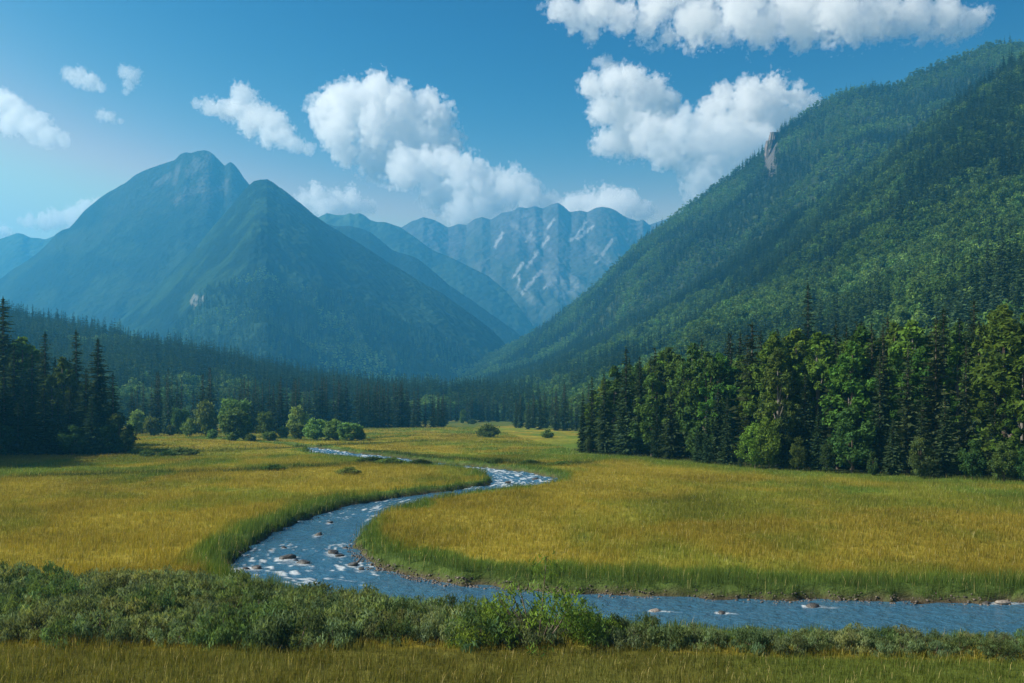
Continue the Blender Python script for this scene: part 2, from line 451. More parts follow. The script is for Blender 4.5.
# ------------------------------------------------------------------ river water
ns, nw = 1500, 44
RS = smooth_poly(RIV[1:], ns)
tan = unit(np.gradient(RS[:, :2], axis=0)); nor = np.stack([-tan[:, 1], tan[:, 0]], 1)
uu = np.linspace(-1, 1, nw)
WX = RS[:, None, 0] + nor[:, None, 0] * uu[None] * (RS[:, None, 2] + 1.3)
WY = RS[:, None, 1] + nor[:, None, 1] * uu[None] * (RS[:, None, 2] + 1.3)
arc = np.concatenate([[0], np.cumsum(np.hypot(*np.diff(RS[:, :2], axis=0).T))])[:, None] * np.ones((1, nw))
acr = uu[None] * RS[:, None, 2]
ROCKS = [(288, 559, .95, 'biggest dark rock in the rapids at the river bend'), (303, 563, .7, 'flat dark rock just right of the biggest one in the rapids'), (257, 568, .5, 'dark rock nearest the left bank at the bend'), (246, 569, .35, 'smallest rock by the left bank of the bend'),
         (352, 565, .55, 'dark rock close to the gravel bank at the bend'), (333, 553, .7, 'dark rock upstream by the inner bank'), (340, 556, .5, 'rock touching the inner bank above the gravel'), (318, 535, .6, 'low rock across the stream above the rapids'),
         (284, 548, .35, 'small rock midstream above the rapids'), (424, 507, .7, 'dark rock in the narrow reach of the river'), (330, 523, .45, 'small dark rock by the left bank of the narrow reach'), (655, 611, .4, 'pale water-washed rock right of the bright bush'),
         (722, 613, .35, 'low dark rock in the near reach of the river'), (812, 607, .5, 'dark flat stone in the near reach by the far bank'), (536, 479, .8, 'dark rock amid the white upper rapids'), (508, 483, .8, 'low rock near the left side of the upper rapids'),
         (1003, 603.5, .6, 'pale boulder on the far bank at the right edge'), (985, 604, .4, 'stone beside the pale boulder at the right edge'),
         (296, 561, .3, 'little rock wedged between the two biggest rapids rocks'), (311, 567, .3, 'little rock downstream of the flat rapids rock'), (361, 569, .35, 'small rock at the tip of the gravel bank'), (345, 548, .3, 'small rock off the inner bank above the bend'),
         (271, 551, .3, 'small stone near the left bank above the bend'), (520, 477, .45, 'small dark rock high in the upper rapids'), (545, 486, .5, 'low rock at the right side of the upper rapids'), (470, 493, .35, 'small rock at the mouth of the narrow reach')]
rap = np.exp(-((WY - 66) / 9.0) ** 2 * (WX < -2)) * sst(-6, -11, WX) * .46 + sst(120, 128, WY) * 1.0 + .35 * sst(85, 100, WY) * (1 - sst(112, 120, WY)) + .20
rap = np.clip(rap, 0, 1)
wn = fbm(arc / 1.6, acr / .8, oct=4, seed=61) - .5
wr = fbm(arc / 3.2, acr / 1.0, oct=3, seed=66, ridged=True)
WZ = WATER_Z + wn * (.05 + .30 * rap) + (wr - .6) * .16 * rap
foam = sst(.56, .72, fbm(arc / 1.3, acr / .2, oct=6, seed=71) * .6 + wr * .30 + .10 * fbm(arc / 6, acr / 3, oct=2, seed=76) + .10 * (rap - .6))
foam = foam * sst(.1, .5, rap)
for px, py, sz, lb in ROCKS:      # white water breaking round each stone and trailing below it
    rx, ry = px2w(px, py, WATER_Z)
    k = np.argmin((RS[:, 0] - rx) ** 2 + (RS[:, 1] - ry) ** 2); tx, ty = -tan[k]
    du = (WX - rx) * tx + (WY - ry) * ty; dvv = -(WX - rx) * ty + (WY - ry) * tx
    trail = np.exp(-(dvv / (sz * .75)) ** 2) * np.where(du > -sz * .9, np.exp(-np.maximum(du, 0) / (sz * 2.2)), 0) * (.35 + 1.0 * wr)
    foam = np.maximum(foam, np.clip(trail * 1.1, 0, 1) * (sz > .28))
def water_material():
    m, nt, N, out = new_mat('river_water'); L = nt.links.new
    at = N('ShaderNodeAttribute', attribute_name='Col'); geo = N('ShaderNodeNewGeometry')
    no = N('ShaderNodeTexNoise'); no.inputs['Scale'].default_value = 1.5; no.inputs['Detail'].default_value = 6; no.inputs['Roughness'].default_value = .6; no.inputs['Distortion'].default_value = .4
    L(geo.outputs['Position'], no.inputs['Vector'])
    bp = N('ShaderNodeBump'); bp.inputs['Strength'].default_value = 1.0; bp.inputs['Distance'].default_value = .34
    L(no.outputs['Fac'], bp.inputs['Height'])
    b = N('ShaderNodeBsdfPrincipled'); b.inputs['Base Color'].default_value = (.035, .11, .18, 1); b.inputs['Roughness'].default_value = .12; b.inputs['IOR'].default_value = 1.33
    L(bp.outputs[0], b.inputs['Normal'])
    n2 = N('ShaderNodeTexNoise'); n2.inputs['Scale'].default_value = 5; n2.inputs['Detail'].default_value = 6
    L(geo.outputs['Position'], n2.inputs['Vector'])
    mu = N('ShaderNodeMath', operation='MULTIPLY_ADD'); L(n2.outputs['Fac'], mu.inputs[0]); mu.inputs[1].default_value = .8; mu.inputs[2].default_value = -.40
    ad = N('ShaderNodeMath', operation='ADD', use_clamp=True); L(at.outputs['Fac'], ad.inputs[0]); L(mu.outputs[0], ad.inputs[1])
    mr = N('ShaderNodeMapRange'); mr.inputs['From Min'].default_value = .25; mr.inputs['From Max'].default_value = 1.0
    L(ad.outputs[0], mr.inputs['Value'])
    d = N('ShaderNodeBsdfDiffuse'); d.inputs['Color'].default_value = (.82, .85, .86, 1); L(bp.outputs[0], d.inputs['Normal'])
    mx = N('ShaderNodeMixShader'); fm = N('ShaderNodeMath', operation='MULTIPLY'); fm.inputs[1].default_value = .52; L(mr.outputs[0], fm.inputs[0]); L(fm.outputs[0], mx.inputs['Fac']); L(b.outputs[0], mx.inputs[1]); L(d.outputs[0], mx.inputs[2])
    L(mx.outputs[0], out.inputs['Surface']); return m
water = link('river', mesh_np('river', np.stack([WX, WY, WZ], -1).reshape(-1, 3), grid_quads(ns, nw), col=np.repeat(foam.reshape(-1, 1), 3, 1), mat=water_material(), smooth=True))
tag(water, 'blue rippling river with white rapids winding through the meadow', 'river', kind='structure')

# ------------------------------------------------------------------ mountains
class Ridge:
    def __init__(s, crest, toe, power=1.1, gully=.10, gscale=300., back=.35, seed=0, z0=-4.0, canopy=0.0, cscale=14., skew=0.0):
        c = np.array(crest, float); s.c = c; s.toe = np.array(toe, float); s.p = power; s.g = gully; s.gs = gscale
        s.back = back; s.seed = seed; s.z0 = z0; s.can = canopy; s.cs = cscale; s.skew = skew
    def at(s, px, t, canopy=True):
        Yc = np.interp(px, s.c[:, 0], s.c[:, 2]); py = np.interp(px, s.c[:, 0], s.c[:, 1])
        Zc = CAMH + (HY - py) * Yc / F
        Yt = np.interp(px, s.toe[:, 0], s.toe[:, 1])
        Y = Yt + (Yc - Yt) * t
        X = (px - CX) * Y / F
        tf = np.clip(t, 0, 1)
        Z = s.z0 + (Zc - s.z0) * tf ** s.p
        over = np.clip((t - 1) / s.back, 0, 1)
        Z = Z - (Zc - s.z0) * over * .92
        env = np.sin(pi * tf ** .9) * (1 - over)
        g = fbm((X + s.skew * Y) / s.gs, Y / (s.gs * 1.6), oct=5, seed=s.seed, ridged=True) - .62
        Z = Z + g * s.g * 4 * env * np.maximum(Zc - s.z0, 5)*.5
        if s.can and canopy: Z = Z + s.can * (fbm(X / s.cs, Y / s.cs, oct=2, seed=s.seed + 9) - .5) * 2 * (.35 + .65 * np.clip(env + over, 0, 1)) * sst(0, .06, t)
        return X, Y, Z, g
    def mesh(s, name, ncol, nrow, colf, mat, pmin=None, pmax=None):
        pm = np.linspace(s.c[0, 0] if pmin is None else pmin, s.c[-1, 0] if pmax is None else pmax, ncol)
        tt = np.concatenate([np.linspace(0, 1, nrow), 1 + s.back * np.linspace(0, 1, nrow // 6)[1:]])
        P, T = np.meshgrid(pm, tt)
        X, Y, Z, g = s.at(P, T)
        c = colf(P.ravel(), T.ravel(), X.ravel(), Y.ravel(), Z.ravel(), g.ravel())
        return link(name, mesh_np(name, np.stack([X, Y, Z], -1).reshape(-1, 3), grid_quads(*P.shape), col=c, mat=mat, smooth=True))

MT_FAR = terrain_mat('far_forest_and_rock', 26, .9, 9, .35)
MT_MID = terrain_mat('mountain_forest', 13, .6, 7, .3)
MT_NEAR = terrain_mat('slope_floor', 7, .6, 3, .4)
FOREST = np.array((.022, .036, .022)); FOREST_L = np.array((.042, .066, .028)); ROCK = np.array((.17, .16, .15)); TURF = np.array((.055, .066, .038))

def seg_mask(P, PY, segs, w):
    m = np.zeros(len(P))
    for (x0, y0, x1, y1) in segs:
        dx, dy = x1 - x0, y1 - y0
        t = np.clip(((P - x0) * dx + (PY - y0) * dy) / (dx * dx + dy * dy), 0, 1)
        d = np.hypot(P - x0 - t * dx, PY - y0 - t * dy)
        m = np.maximum(m, 1 - sst(w * .4, w, d + (vnoise(P * .5, PY * .5, seed=5) - .5) * w * 1.3))
    return m

# distant rocky ridge
far = Ridge([(330, 262, 5050), (370, 240, 5050), (400, 228, 5000), (412, 221, 5000), (423, 217, 4980), (434, 220, 4990), (448, 227, 5000), (458, 224, 5000), (466, 225, 5000), (475, 219, 4980), (482, 217, 4980), (491, 219.5, 4980),
             (502, 212.5, 4960), (513, 211, 4950), (519, 206.5, 4950), (528, 207.5, 4950), (535, 206, 4940), (543, 208.5, 4950), (552, 204.5, 4930), (558, 203, 4920), (564, 207, 4930), (570, 212, 4940), (580, 210.5, 4940), (587, 212, 4950), (596, 208, 4940),
             (602, 207, 4940), (610, 208.5, 4950), (617, 211, 4960), (627, 217, 4980), (637, 221, 5000), (643, 220, 5000), (649, 225, 5020), (658, 222, 5020), (672, 217, 5020), (700, 214, 5020), (760, 225, 5020), (840, 250, 5020)],
            [(330, 3900), (840, 3700)], power=1.05, gully=.05, gscale=210, seed=101, back=.1, skew=.5, canopy=16, cscale=70)
STREAKS = [(526, 268, 548, 238), (513, 277, 522, 264), (522, 293, 541, 271), (569, 241, 578, 235), (578, 239, 593, 226), (495, 247, 502, 233), (545, 287, 556, 278),
           (597, 262, 612, 240), (548, 228, 553, 220), (518, 285, 520, 276), (535, 255, 531, 262), (580, 232, 585, 222), (570, 292, 578, 285), (527, 240, 532, 232)]
def far_col(P, T, X, Y, Z, g):
    PY = HY - (Z - CAMH) * F / Y
    c = lerp3(TURF * .9, np.array((.075, .075, .072)), sst(.5, 1, T + (fbm(X / 160, Z / 160, oct=4, seed=3) - .5) * .8))
    m = seg_mask(P, PY, STREAKS, 2.1)
    n = fbm((X + Z * .8) / 90, (Z - X * .6) / 420, oct=4, seed=14)
    m = np.maximum(m * .42, sst(.60, .72, n) * sst(.25, .5, T) * (1 - sst(.9, 1, T)) * sst(470, 500, P) * .14)
    return lerp3(c, np.array((.55, .56, .56)), m)
tag(far.mesh('rocky_ridge', 420, 150, far_col, MT_FAR), 'hazy jagged rocky ridge with pale scree streaks at the valley head', 'mountain', kind='structure')

# middle ranges
lay1 = Ridge([(270, 238, 4300), (300, 224, 4300), (319, 217, 4300), (327, 213, 4290), (336, 215, 4290), (345, 215, 4290), (350, 213, 4280), (354, 214.5, 4280), (359, 213, 4270), (364, 215, 4270), (370, 220, 4260), (377, 222, 4250), (385, 222, 4240), (400, 227, 4220),
              (416, 238, 4200), (432, 250, 4180), (452, 258, 4150), (470, 267, 4120), (488, 276, 4080), (505, 290, 4050), (520, 308, 4000), (540, 335, 3950), (560, 365, 3900), (580, 392, 3880)],
             [(270, 3300), (580, 3500)], power=1.1, gully=.05, gscale=380, seed=131, back=.12)
def green_col(P, T, X, Y, Z, g):
    n = fbm(X / 130, Y / 130, oct=4, seed=8)
    c = lerp3(FOREST, FOREST_L, sst(.42, .66, n))
    return lerp3(c, FOREST_L * 1.15, sst(.02, .2, g) * .6)
tag(lay1.mesh('wooded_ridge', 230, 110, green_col, MT_FAR), 'pale blue wooded ridge between left mountain and rocky ridge', 'mountain', kind='structure')

farl = Ridge([(-300, 262, 4600), (-150, 232, 4600), (-60, 246, 4600), (-20, 243, 4600), (0, 239, 4600), (9, 236, 4590), (17, 233, 4590), (23, 234, 4590), (30, 237.5, 4600), (38, 238, 4600), (45, 239.5, 4600), (54, 236, 4600), (75, 238, 4600), (110, 252, 4600), (160, 290, 4600)],
             [(-300, 3700), (160, 3700)], power=1.1, gully=.06, gscale=380, seed=141, back=.1)
tag(farl.mesh('distant_hill', 200, 90, green_col, MT_FAR), 'pale hazy hill at the left edge beyond the mountain', 'mountain', kind='structure')

main = Ridge([(-420, 395, 3000), (-300, 372, 3100), (-150, 335, 3250), (-60, 308, 3350), (0, 279, 3400), (12, 270, 3400), (25, 262, 3410), (40, 251, 3420), (50, 241, 3430), (56, 234, 3430), (62, 230, 3440), (69, 228, 3440), (75, 222, 3450), (85, 210, 3460), (100, 198, 3470), (107, 193, 3470), (125, 183, 3480),
              (135, 175, 3490), (150, 168, 3500), (163, 164, 3500), (175, 160, 3500), (180, 154.5, 3500), (185, 152.5, 3500), (190, 153, 3500), (197, 151, 3500), (204, 150, 3500), (209, 151.2, 3500), (213, 154, 3500), (219, 160, 3500), (225, 166, 3490),
              (228, 163, 3490), (231, 162, 3490), (235, 165, 3490), (239, 170, 3485), (244, 178, 3480), (249, 184, 3480), (265, 196, 3450), (290, 208, 3420), (320, 222, 3400), (335, 226, 3400), (350, 226, 3400), (360, 228.5, 3400), (370, 232, 3390), (380, 240, 3380), (392, 250, 3370), (400, 253, 3370), (410, 255.5, 3360), (418, 259, 3350),
              (427, 266, 3350), (440, 277, 3330), (450, 286, 3320), (470, 299, 3300), (488, 312, 3280), (503, 322, 3260), (517, 333, 3250), (535, 350, 3230), (560, 375, 3200), (585, 398, 3200)],
             [(-420, 2200), (0, 2250), (585, 2650)], power=1.12, gully=.075, gscale=420, seed=157, back=.18, canopy=4, cscale=22)
def main_col(P, T, X, Y, Z, g):
    n = fbm(X / 110, Z / 110, oct=5, seed=18)
    c = lerp3(FOREST, FOREST_L, sst(.44, .62, n) * .8)
    c = lerp3(c, TURF * .9, sst(560, 760, Z + (n - .5) * 500) * .8)
    PY = HY - (Z - CAMH) * F / Y
    rk = sst(.56, .7, fbm(X / 35, Z / 60, oct=5, seed=28)) * sst(620, 800, Z) * (P > 150) * (P < 246) * .35
    rk = np.maximum(rk, seg_mask(P, PY, [(176, 200, 190, 192), (190, 192, 222, 188), (188, 175, 196, 160), (200, 184, 206, 176)], 5) * .28)
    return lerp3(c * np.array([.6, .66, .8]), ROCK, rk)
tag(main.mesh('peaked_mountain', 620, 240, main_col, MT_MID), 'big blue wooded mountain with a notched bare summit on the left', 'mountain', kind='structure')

pyr = Ridge([(60, 385, 2500), (90, 350, 2550), (110, 330, 2600), (125, 315, 2620), (145, 297, 2650), (160, 283, 2680), (180, 263, 2700), (200, 243, 2720), (217, 222, 2740), (230, 207, 2750), (240, 195, 2750), (249, 185.5, 2750), (254, 181.5, 2750), (260, 179.5, 2750), (267, 179, 2750), (273, 182, 2750), (279, 187, 2745), (285, 191, 2740),
             (300, 203, 2730), (315, 215.5, 2710), (325, 223, 2700), (340, 232, 2690), (355, 241, 2680), (370, 250, 2660), (388, 262, 2650), (405, 272, 2640), (425, 284, 2620), (444, 294.5, 2600), (460, 306, 2580), (475, 317, 2560), (488, 327, 2550), (500, 338, 2540), (510, 349, 2520), (530, 366, 2500), (560, 390, 2480), (590, 402, 2470)],
            [(60, 1700), (265, 1350), (590, 2050)], power=1.12, gully=.085, gscale=260, seed=173, back=.15, canopy=5, cscale=17, skew=.25)
def pyr_col(P, T, X, Y, Z, g):
    n = fbm(X / 80, Y / 80, oct=5, seed=48)
    c = lerp3(FOREST, FOREST_L * 1.1, sst(.45, .6, n + (g * .5)))
    c = lerp3(c, FOREST_L * 1.25, sst(-.02, .2, g) * .6)
    PY = HY - (Z - CAMH) * F / Y
    rk = seg_mask(P, PY, [(194, 309, 197, 297), (200, 303, 203, 297), (192, 302, 194, 296)], 2.2) * .5
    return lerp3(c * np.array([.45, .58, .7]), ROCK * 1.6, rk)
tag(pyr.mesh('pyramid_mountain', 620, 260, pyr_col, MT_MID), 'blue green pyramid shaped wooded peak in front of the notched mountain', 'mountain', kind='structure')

# right-hand slope: rear ridge and nearer spur
rear = Ridge([(330, 402, 2500), (380, 394, 2450), (420, 384, 2400), (440, 379, 2350), (470, 367, 2300), (500, 352, 2250), (520, 342, 2200), (540, 330, 2150), (570, 308, 2100), (600, 283, 2050), (620, 262, 2000), (640, 243, 1980), (665, 224, 1950), (680, 213, 1930), (700, 198, 1900), (720, 184, 1880), (740, 170, 1850),
              (752, 160, 1840), (765, 150, 1830), (772, 140, 1820), (780, 131, 1815), (790, 124, 1810), (803, 116, 1800), (815, 108, 1790), (830, 99, 1780), (845, 93, 1770), (865, 88, 1750), (880, 86.5, 1740), (895, 87, 1730), (905, 82, 1720), (920, 73, 1700), (940, 65, 1690), (960, 58, 1680), (975, 52, 1670), (990, 47, 1660),
              (1010, 44.5, 1650), (1024, 45, 1640), (1080, 30, 1600), (1200, 0, 1550), (1500, -60, 1450)],
             [(330, 1500), (440, 1250), (600, 950), (760, 820), (1024, 700), (1500, 600)], power=1.12, gully=.11, gscale=260, seed=191, back=.2, skew=-.5)
spur = Ridge([(400, 404, 1700), (440, 397, 1650), (480, 388, 1600), (540, 371, 1500), (600, 345, 1420), (660, 312, 1350), (720, 276, 1280), (780, 236, 1220), (840, 194, 1160), (900, 150, 1110), (930, 128, 1090), (960, 107, 1060), (1000, 80, 1030), (1024, 64, 1010), (1100, 20, 960), (1250, -50, 900), (1500, -130, 820)],
             [(400, 900), (520, 600), (600, 420), (700, 330), (800, 285), (900, 255), (1024, 230), (1250, 210), (1500, 190)], power=1.25, gully=.10, gscale=190, seed=207, back=.3, skew=-.6)
def slope_col(P, T, X, Y, Z, g):
    n = fbm(X / 60, Y / 60, oct=4, seed=58)
    c = lerp3(DARKG * .75, FOREST, sst(.45, .65, n))
    PY = HY - (Z - CAMH) * F / Y
    return lerp3(c, ROCK * .5, (1 - sst(6, 9, np.abs(P - 770 + (PY - 150) * .08))) * (PY > 130) * (PY < 178) * (Y > 1500))
tag(rear.mesh('rear_slope', 360, 190, slope_col, MT_NEAR, pmin=330, pmax=1500), 'higher forested ridge on the right with a small bare cliff', 'mountain', kind='structure')
tag(spur.mesh('near_slope', 340, 190, slope_col, MT_NEAR, pmin=400, pmax=1500), 'nearer forested slope falling from the right edge', 'mountain', kind='structure')
foot = Ridge([(-500, 300, 900), (-300, 310, 950), (-100, 318, 1000), (0, 325, 1000), (30, 331, 1000), (80, 341, 990), (130, 350, 980), (180, 361, 970), (230, 373, 960), (290, 387, 960), (340, 397, 980), (420, 402, 1000), (520, 404, 1000)],
             [(-500, 480), (130, 520), (300, 600), (520, 720)], power=1.0, gully=.05, gscale=120, seed=223, back=.3)
tag(foot.mesh('foothill', 220, 110, slope_col, MT_NEAR), 'low spruce covered hill below the left mountain', 'hill', kind='structure')

# ------------------------------------------------------------------ instanced forest cover (masses only)
def lod_obj(me):
    return bpy.data.objects.new(me.name, me)

CON_F = [conifer_crown('far_conifer', 900 + i, 18, 3.5 + .4 * (i % 2), 1.3, 6, 2, col=(.036, .066, .032), base=.03, mat=M_FCON) for i in range(4)]
CON_M = [conifer_crown('slope_conifer', 920 + i, 19, 3.4 + .3 * i, .85, 7, 3, col=(.036, .066, .030), base=.03, mat=M_FCON) for i in range(4)]
def lod_leaf(seed, H, Rm, k, nper, leaf, col):
    r = np.random.default_rng(seed); c = []; rad = []
    for i in range(k):
        t = r.uniform(0, 1); a = r.uniform(0, 2 * pi); q = Rm * math.sin(pi * min(1, t * .8 + .2)) ** .6 * math.sqrt(r.uniform(.05, .9))
        c.append((q * cos(a), q * sin(a), H * (.15 + .75 * t))); rad.append(Rm * r.uniform(.3, .5))
    return leaf_clumps('slope_broadleaf', seed, c, rad, nper, leaf, col, M_FLEAF, flat=.8)
DEC_F = [lod_leaf(940 + i, 15, 4.3, 10, 14, .80, (.075, .135, .034)) for i in range(3)]
DEC_M = [lod_leaf(950 + i, 15, 4.6, 18, 26, .55, (.068, .122, .032)) for i in range(3)]

def forest_mass(name, pts, rot, scl, idx, meshes, label, cat='forest'):
    me = bpy.data.meshes.new(name); me.vertices.add(len(pts)); me.vertices.foreach_set('co', np.ascontiguousarray(pts, np.float32).ravel())
    for an, dt, arr in (('rot', 'FLOAT', rot), ('scl', 'FLOAT', scl), ('idx', 'INT', idx)):
        a = me.attributes.new(an, dt, 'POINT'); a.data.foreach_set('value', np.ascontiguousarray(arr, np.int32 if dt == 'INT' else np.float32))
    o = link(name, me)
    ng = bpy.data.node_groups.new(name, 'GeometryNodeTree')
    ng.interface.new_socket('Geometry', in_out='INPUT', socket_type='NodeSocketGeometry'); ng.interface.new_socket('Geometry', in_out='OUTPUT', socket_type='NodeSocketGeometry')
    n = ng.nodes; L = ng.links.new
    gi = n.new('NodeGroupInput'); go = n.new('NodeGroupOutput'); jn = n.new('GeometryNodeJoinGeometry')
    m2p = n.new('GeometryNodeMeshToPoints')
    L(gi.outputs[0], m2p.inputs['Mesh'])
    def attr(nm, t):
        q = n.new('GeometryNodeInputNamedAttribute'); q.data_type = t; q.inputs['Name'].default_value = nm; return q
    ar, asx, ai = attr('rot', 'FLOAT'), attr('scl', 'FLOAT'), attr('idx', 'INT')
    cx = n.new('ShaderNodeCombineXYZ'); L(ar.outputs[0], cx.inputs['Z'])
    for k, m in enumerate(meshes):
        oi = n.new('GeometryNodeObjectInfo'); oi.inputs['Object'].default_value = lod_obj(m); oi.inputs['As Instance'].default_value = False
        cmp = n.new('FunctionNodeCompare'); cmp.data_type = 'INT'; cmp.operation = 'EQUAL'
        L(ai.outputs[0], cmp.inputs['A'] if False else [i for i in cmp.inputs if i.type == 'INT'][0]); [i for i in cmp.inputs if i.type == 'INT'][1].default_value = k
        ip = n.new('GeometryNodeInstanceOnPoints')
        L(m2p.outputs[0], ip.inputs['Points']); L(cmp.outputs[0], ip.inputs['Selection']); L(oi.outputs['Geometry'], ip.inputs['Instance'])
        L(cx.outputs[0], ip.inputs['Rotation']); L(asx.outputs[0], ip.inputs['Scale']); L(ip.outputs[0], jn.inputs[0])
    L(jn.outputs[0], go.inputs[0])
    md = o.modifiers.new('cover', 'NODES'); md.node_group = ng
    return tag(o, label, cat, kind='stuff')

def scatter(rd, pmin, pmax, t0, t1, n, cell, r):
    Ymax = rd.c[:, 2].max()
    px = r.uniform(pmin, pmax, n); t = r.uniform(t0, t1, n)
    Yc = np.interp(px, rd.c[:, 0], rd.c[:, 2]); Yt = np.interp(px, rd.toe[:, 0], rd.toe[:, 1]); Y = Yt + (Yc - Yt) * t
    keep = r.uniform(0, 1, n) < (Yc - Yt) * Y / ((Yc - Yt) * Y).max()
    px, t = px[keep], t[keep]
    X, Y, Z, g = rd.at(px, t)
    key = np.floor(X / cell).astype(np.int64) * 100003 + np.floor(Y / cell).astype(np.int64)
    _, ui = np.unique(key, return_index=True)
    return px[ui], t[ui], X[ui], Y[ui], Z[ui], g[ui]

def cover(name, rd, pmin, pmax, t0, t1, n, cell, con, dec, decbias, label, r, hmul=1.0, extra_keep=None):
    px, t, X, Y, Z, g = scatter(rd, pmin, pmax, t0, t1, n, cell, r)
    if extra_keep is not None:
        k = extra_keep(px, t, X, Y, Z); px, t, X, Y, Z, g = (a[k] for a in (px, t, X, Y, Z, g))
    m = fbm(X / 70, Y / 70, oct=3, seed=77) + decbias(px, t, X, Y) + r.normal(0, .06, len(X))
    isd = m > .52
    idx = np.where(isd, len(con) + r.integers(0, max(1, len(dec)), len(X)), r.integers(0, len(con), len(X)))
    scl = r.uniform(.6, 1.18, len(X)) * np.where(isd, .92, 1.05) * hmul
    return forest_mass(name, np.stack([X, Y, Z - .4], 1), r.uniform(0, 6.28, len(X)), scl, idx, con + dec, label), len(X)

rs = np.random.default_rng(5)
CLIFF = (771, 152)
def no_cliff(px, t, X, Y, Z):
    PY = HY - (Z - CAMH) * F / Y
    return ~((np.abs(px - 770 + (PY - 150) * .08) < 5) & (PY > 134) & (PY < 172))
counts = []
counts.append(cover('rear_slope_forest', rear, 330, 1160, .22, 1.03, 120000, 7.0, CON_F, DEC_F, lambda px, t, X, Y: -.02 + .05 * (t < .6) + .2 * (t > .86), 'dark mixed forest covering the higher ridge on the right', rs, .95, no_cliff)[1])
counts.append(cover('near_slope_forest', spur, 400, 1190, .0, 1.04, 120000, 6.2, CON_M, DEC_M, lambda px, t, X, Y: .05 + .10 * (t < .5) - .06 * (t > .8), 'mixed green forest covering the nearer slope on the right', rs, 1.14)[1])
counts.append(cover('foothill_forest', foot, -250, 560, .0, 1.05, 60000, 5.6, CON_M, DEC_M, lambda px, t, X, Y: -.10, 'blue green spruce forest covering the low hill on the left', rs, 1.3)[1])
counts.append(cover('mountain_forest', pyr, 40, 590, .0, .55, 60000, 11.0, CON_F, DEC_F, lambda px, t, X, Y: -.12, 'hazy forest on the lower flank of the pyramid peak', rs, 1.0)[1])
print('forest masses', counts)

# bare cliff on the rear ridge
def cliff_mesh():
    r = np.random.default_rng(3)
    nu, nv = 26, 60
    U, Vv = np.meshgrid(np.linspace(-1, 1, nu), np.linspace(0, 1, nv))
    PYc = 176 - 44 * Vv; PXc = 770.5 + U * (7.0 - 3.2 * np.abs(Vv - .55) * 2) - (PYc - 152) * .09 + (Vv > .8) * 2
    Xb = []; 
    Yr = 1794 - 30 * (1 - Vv) * 2 - 16 * (1 - U ** 2) - 12 * fbm(U * 3, Vv * 5, oct=4, seed=91, ridged=True)
    Yr = Yr + 26 * (np.abs(U) ** 4)
    X = (PXc - CX) * Yr / F; Z = CAMH + (HY - PYc) * Yr / F
    n = fbm(U * 4, Vv * 3 + U, oct=4, seed=92)
    c = lerp3(np.array((.06, .055, .05)), np.array((.21, .17, .155)), sst(.42, .62, n).ravel())
    c = lerp3(c, FOREST, sst(.60, .7, fbm(U * 5 + 7, Vv * 9, oct=3, seed=95)).ravel() * .9)
    return mesh_np('cliff', np.stack([X, Yr, Z], -1).reshape(-1, 3), grid_quads(nv, nu), col=c, mat=terrain_mat('cliff_rock', 8, .8, 3, .4), smooth=False)
tag(link('cliff', cliff_mesh()), 'small bare pinkish cliff high on the right-hand ridge', 'cliff', kind='structure')

# ------------------------------------------------------------------ tree prototypes
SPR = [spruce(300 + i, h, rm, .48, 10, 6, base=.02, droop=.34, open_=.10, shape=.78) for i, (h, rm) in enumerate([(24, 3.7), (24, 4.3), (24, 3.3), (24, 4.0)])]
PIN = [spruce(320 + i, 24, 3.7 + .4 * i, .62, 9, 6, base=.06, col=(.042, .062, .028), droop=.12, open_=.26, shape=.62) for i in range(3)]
DEC = [broadleaf(340 + i, 20, rm, 120, 62, .26, col=c, bark=b, base=.08) for i, (rm, c, b) in enumerate([(4.0, (.085, .15, .028), M_BARK), (3.4, (.10, .17, .028), M_BIRCH), (4.4, (.070, .125, .030), M_BARK), (3.7, (.08, .14, .034), M_BIRCH)])]
YNG = [round_tree(360 + i, 8, rm, 70, 62, .16, col=c) for i, (rm, c) in enumerate([(2.7, (.060, .105, .030)), (3.0, (.105, .18, .030)), (2.5, (.052, .092, .032))])]
MSP = [spruce(380 + i, 22, 2.9 + .35 * i, .66, 8, 4, base=.01, col=(.034, .058, .032), droop=.34) for i in range(4)]
MDE = [round_tree(400 + i, 12, 4.6 + .4 * i, 70, 50, .34, col=c, trunk_r=.16) for i, c in enumerate([(.12, .19, .055), (.10, .165, .05), (.135, .205, .06)])]
BSH = [(lambda p: [('stems', p[0][1]), ('foliage', p[1][1])])(round_tree(420 + i, 3.0, 2.6, 50, 50, .17, c, trunk_r=.06)) for i, c in enumerate([(.075, .12, .04), (.10, .155, .042)])]
r = np.random.default_rng(99)
ORD = ['first', 'second', 'third', 'fourth', 'fifth', 'sixth', 'seventh', 'eighth', 'ninth', 'tenth', 'eleventh', 'twelfth', 'thirteenth', 'fourteenth', 'fifteenth', 'sixteenth', 'seventeenth', 'eighteenth',
       'nineteenth', 'twentieth', 'twenty-first', 'twenty-second', 'twenty-third', 'twenty-fourth', 'twenty-fifth', 'twenty-sixth', 'twenty-seventh', 'twenty-eighth', 'twenty-ninth', 'thirtieth']

def gz(x, y): return float(ground_z(np.array([x]), np.array([y]))[0])

KIND = {'s': ('spruce_tree', SPR, 24., 'dark spruce'), 'p': ('pine_tree', PIN, 24., 'ragged pine'), 'd': ('broadleaf_tree', DEC, 20., 'leafy broadleaf tree'), 'y': ('young_tree', YNG, 8., 'low bushy young tree')}
def plant(kind, x, y, h, label, group, rz=None, wide=1.0, v=None):
    name, protos, h0, _ = KIND[kind]
    k = h / h0
    pr = protos[r.integers(len(protos)) if v is None else v]
    return thing(name, pr, label, 'tree', (x, y, gz(x, y) - .1), r.uniform(0, 6.28) if rz is None else rz, (k * wide, k * wide, k), group)

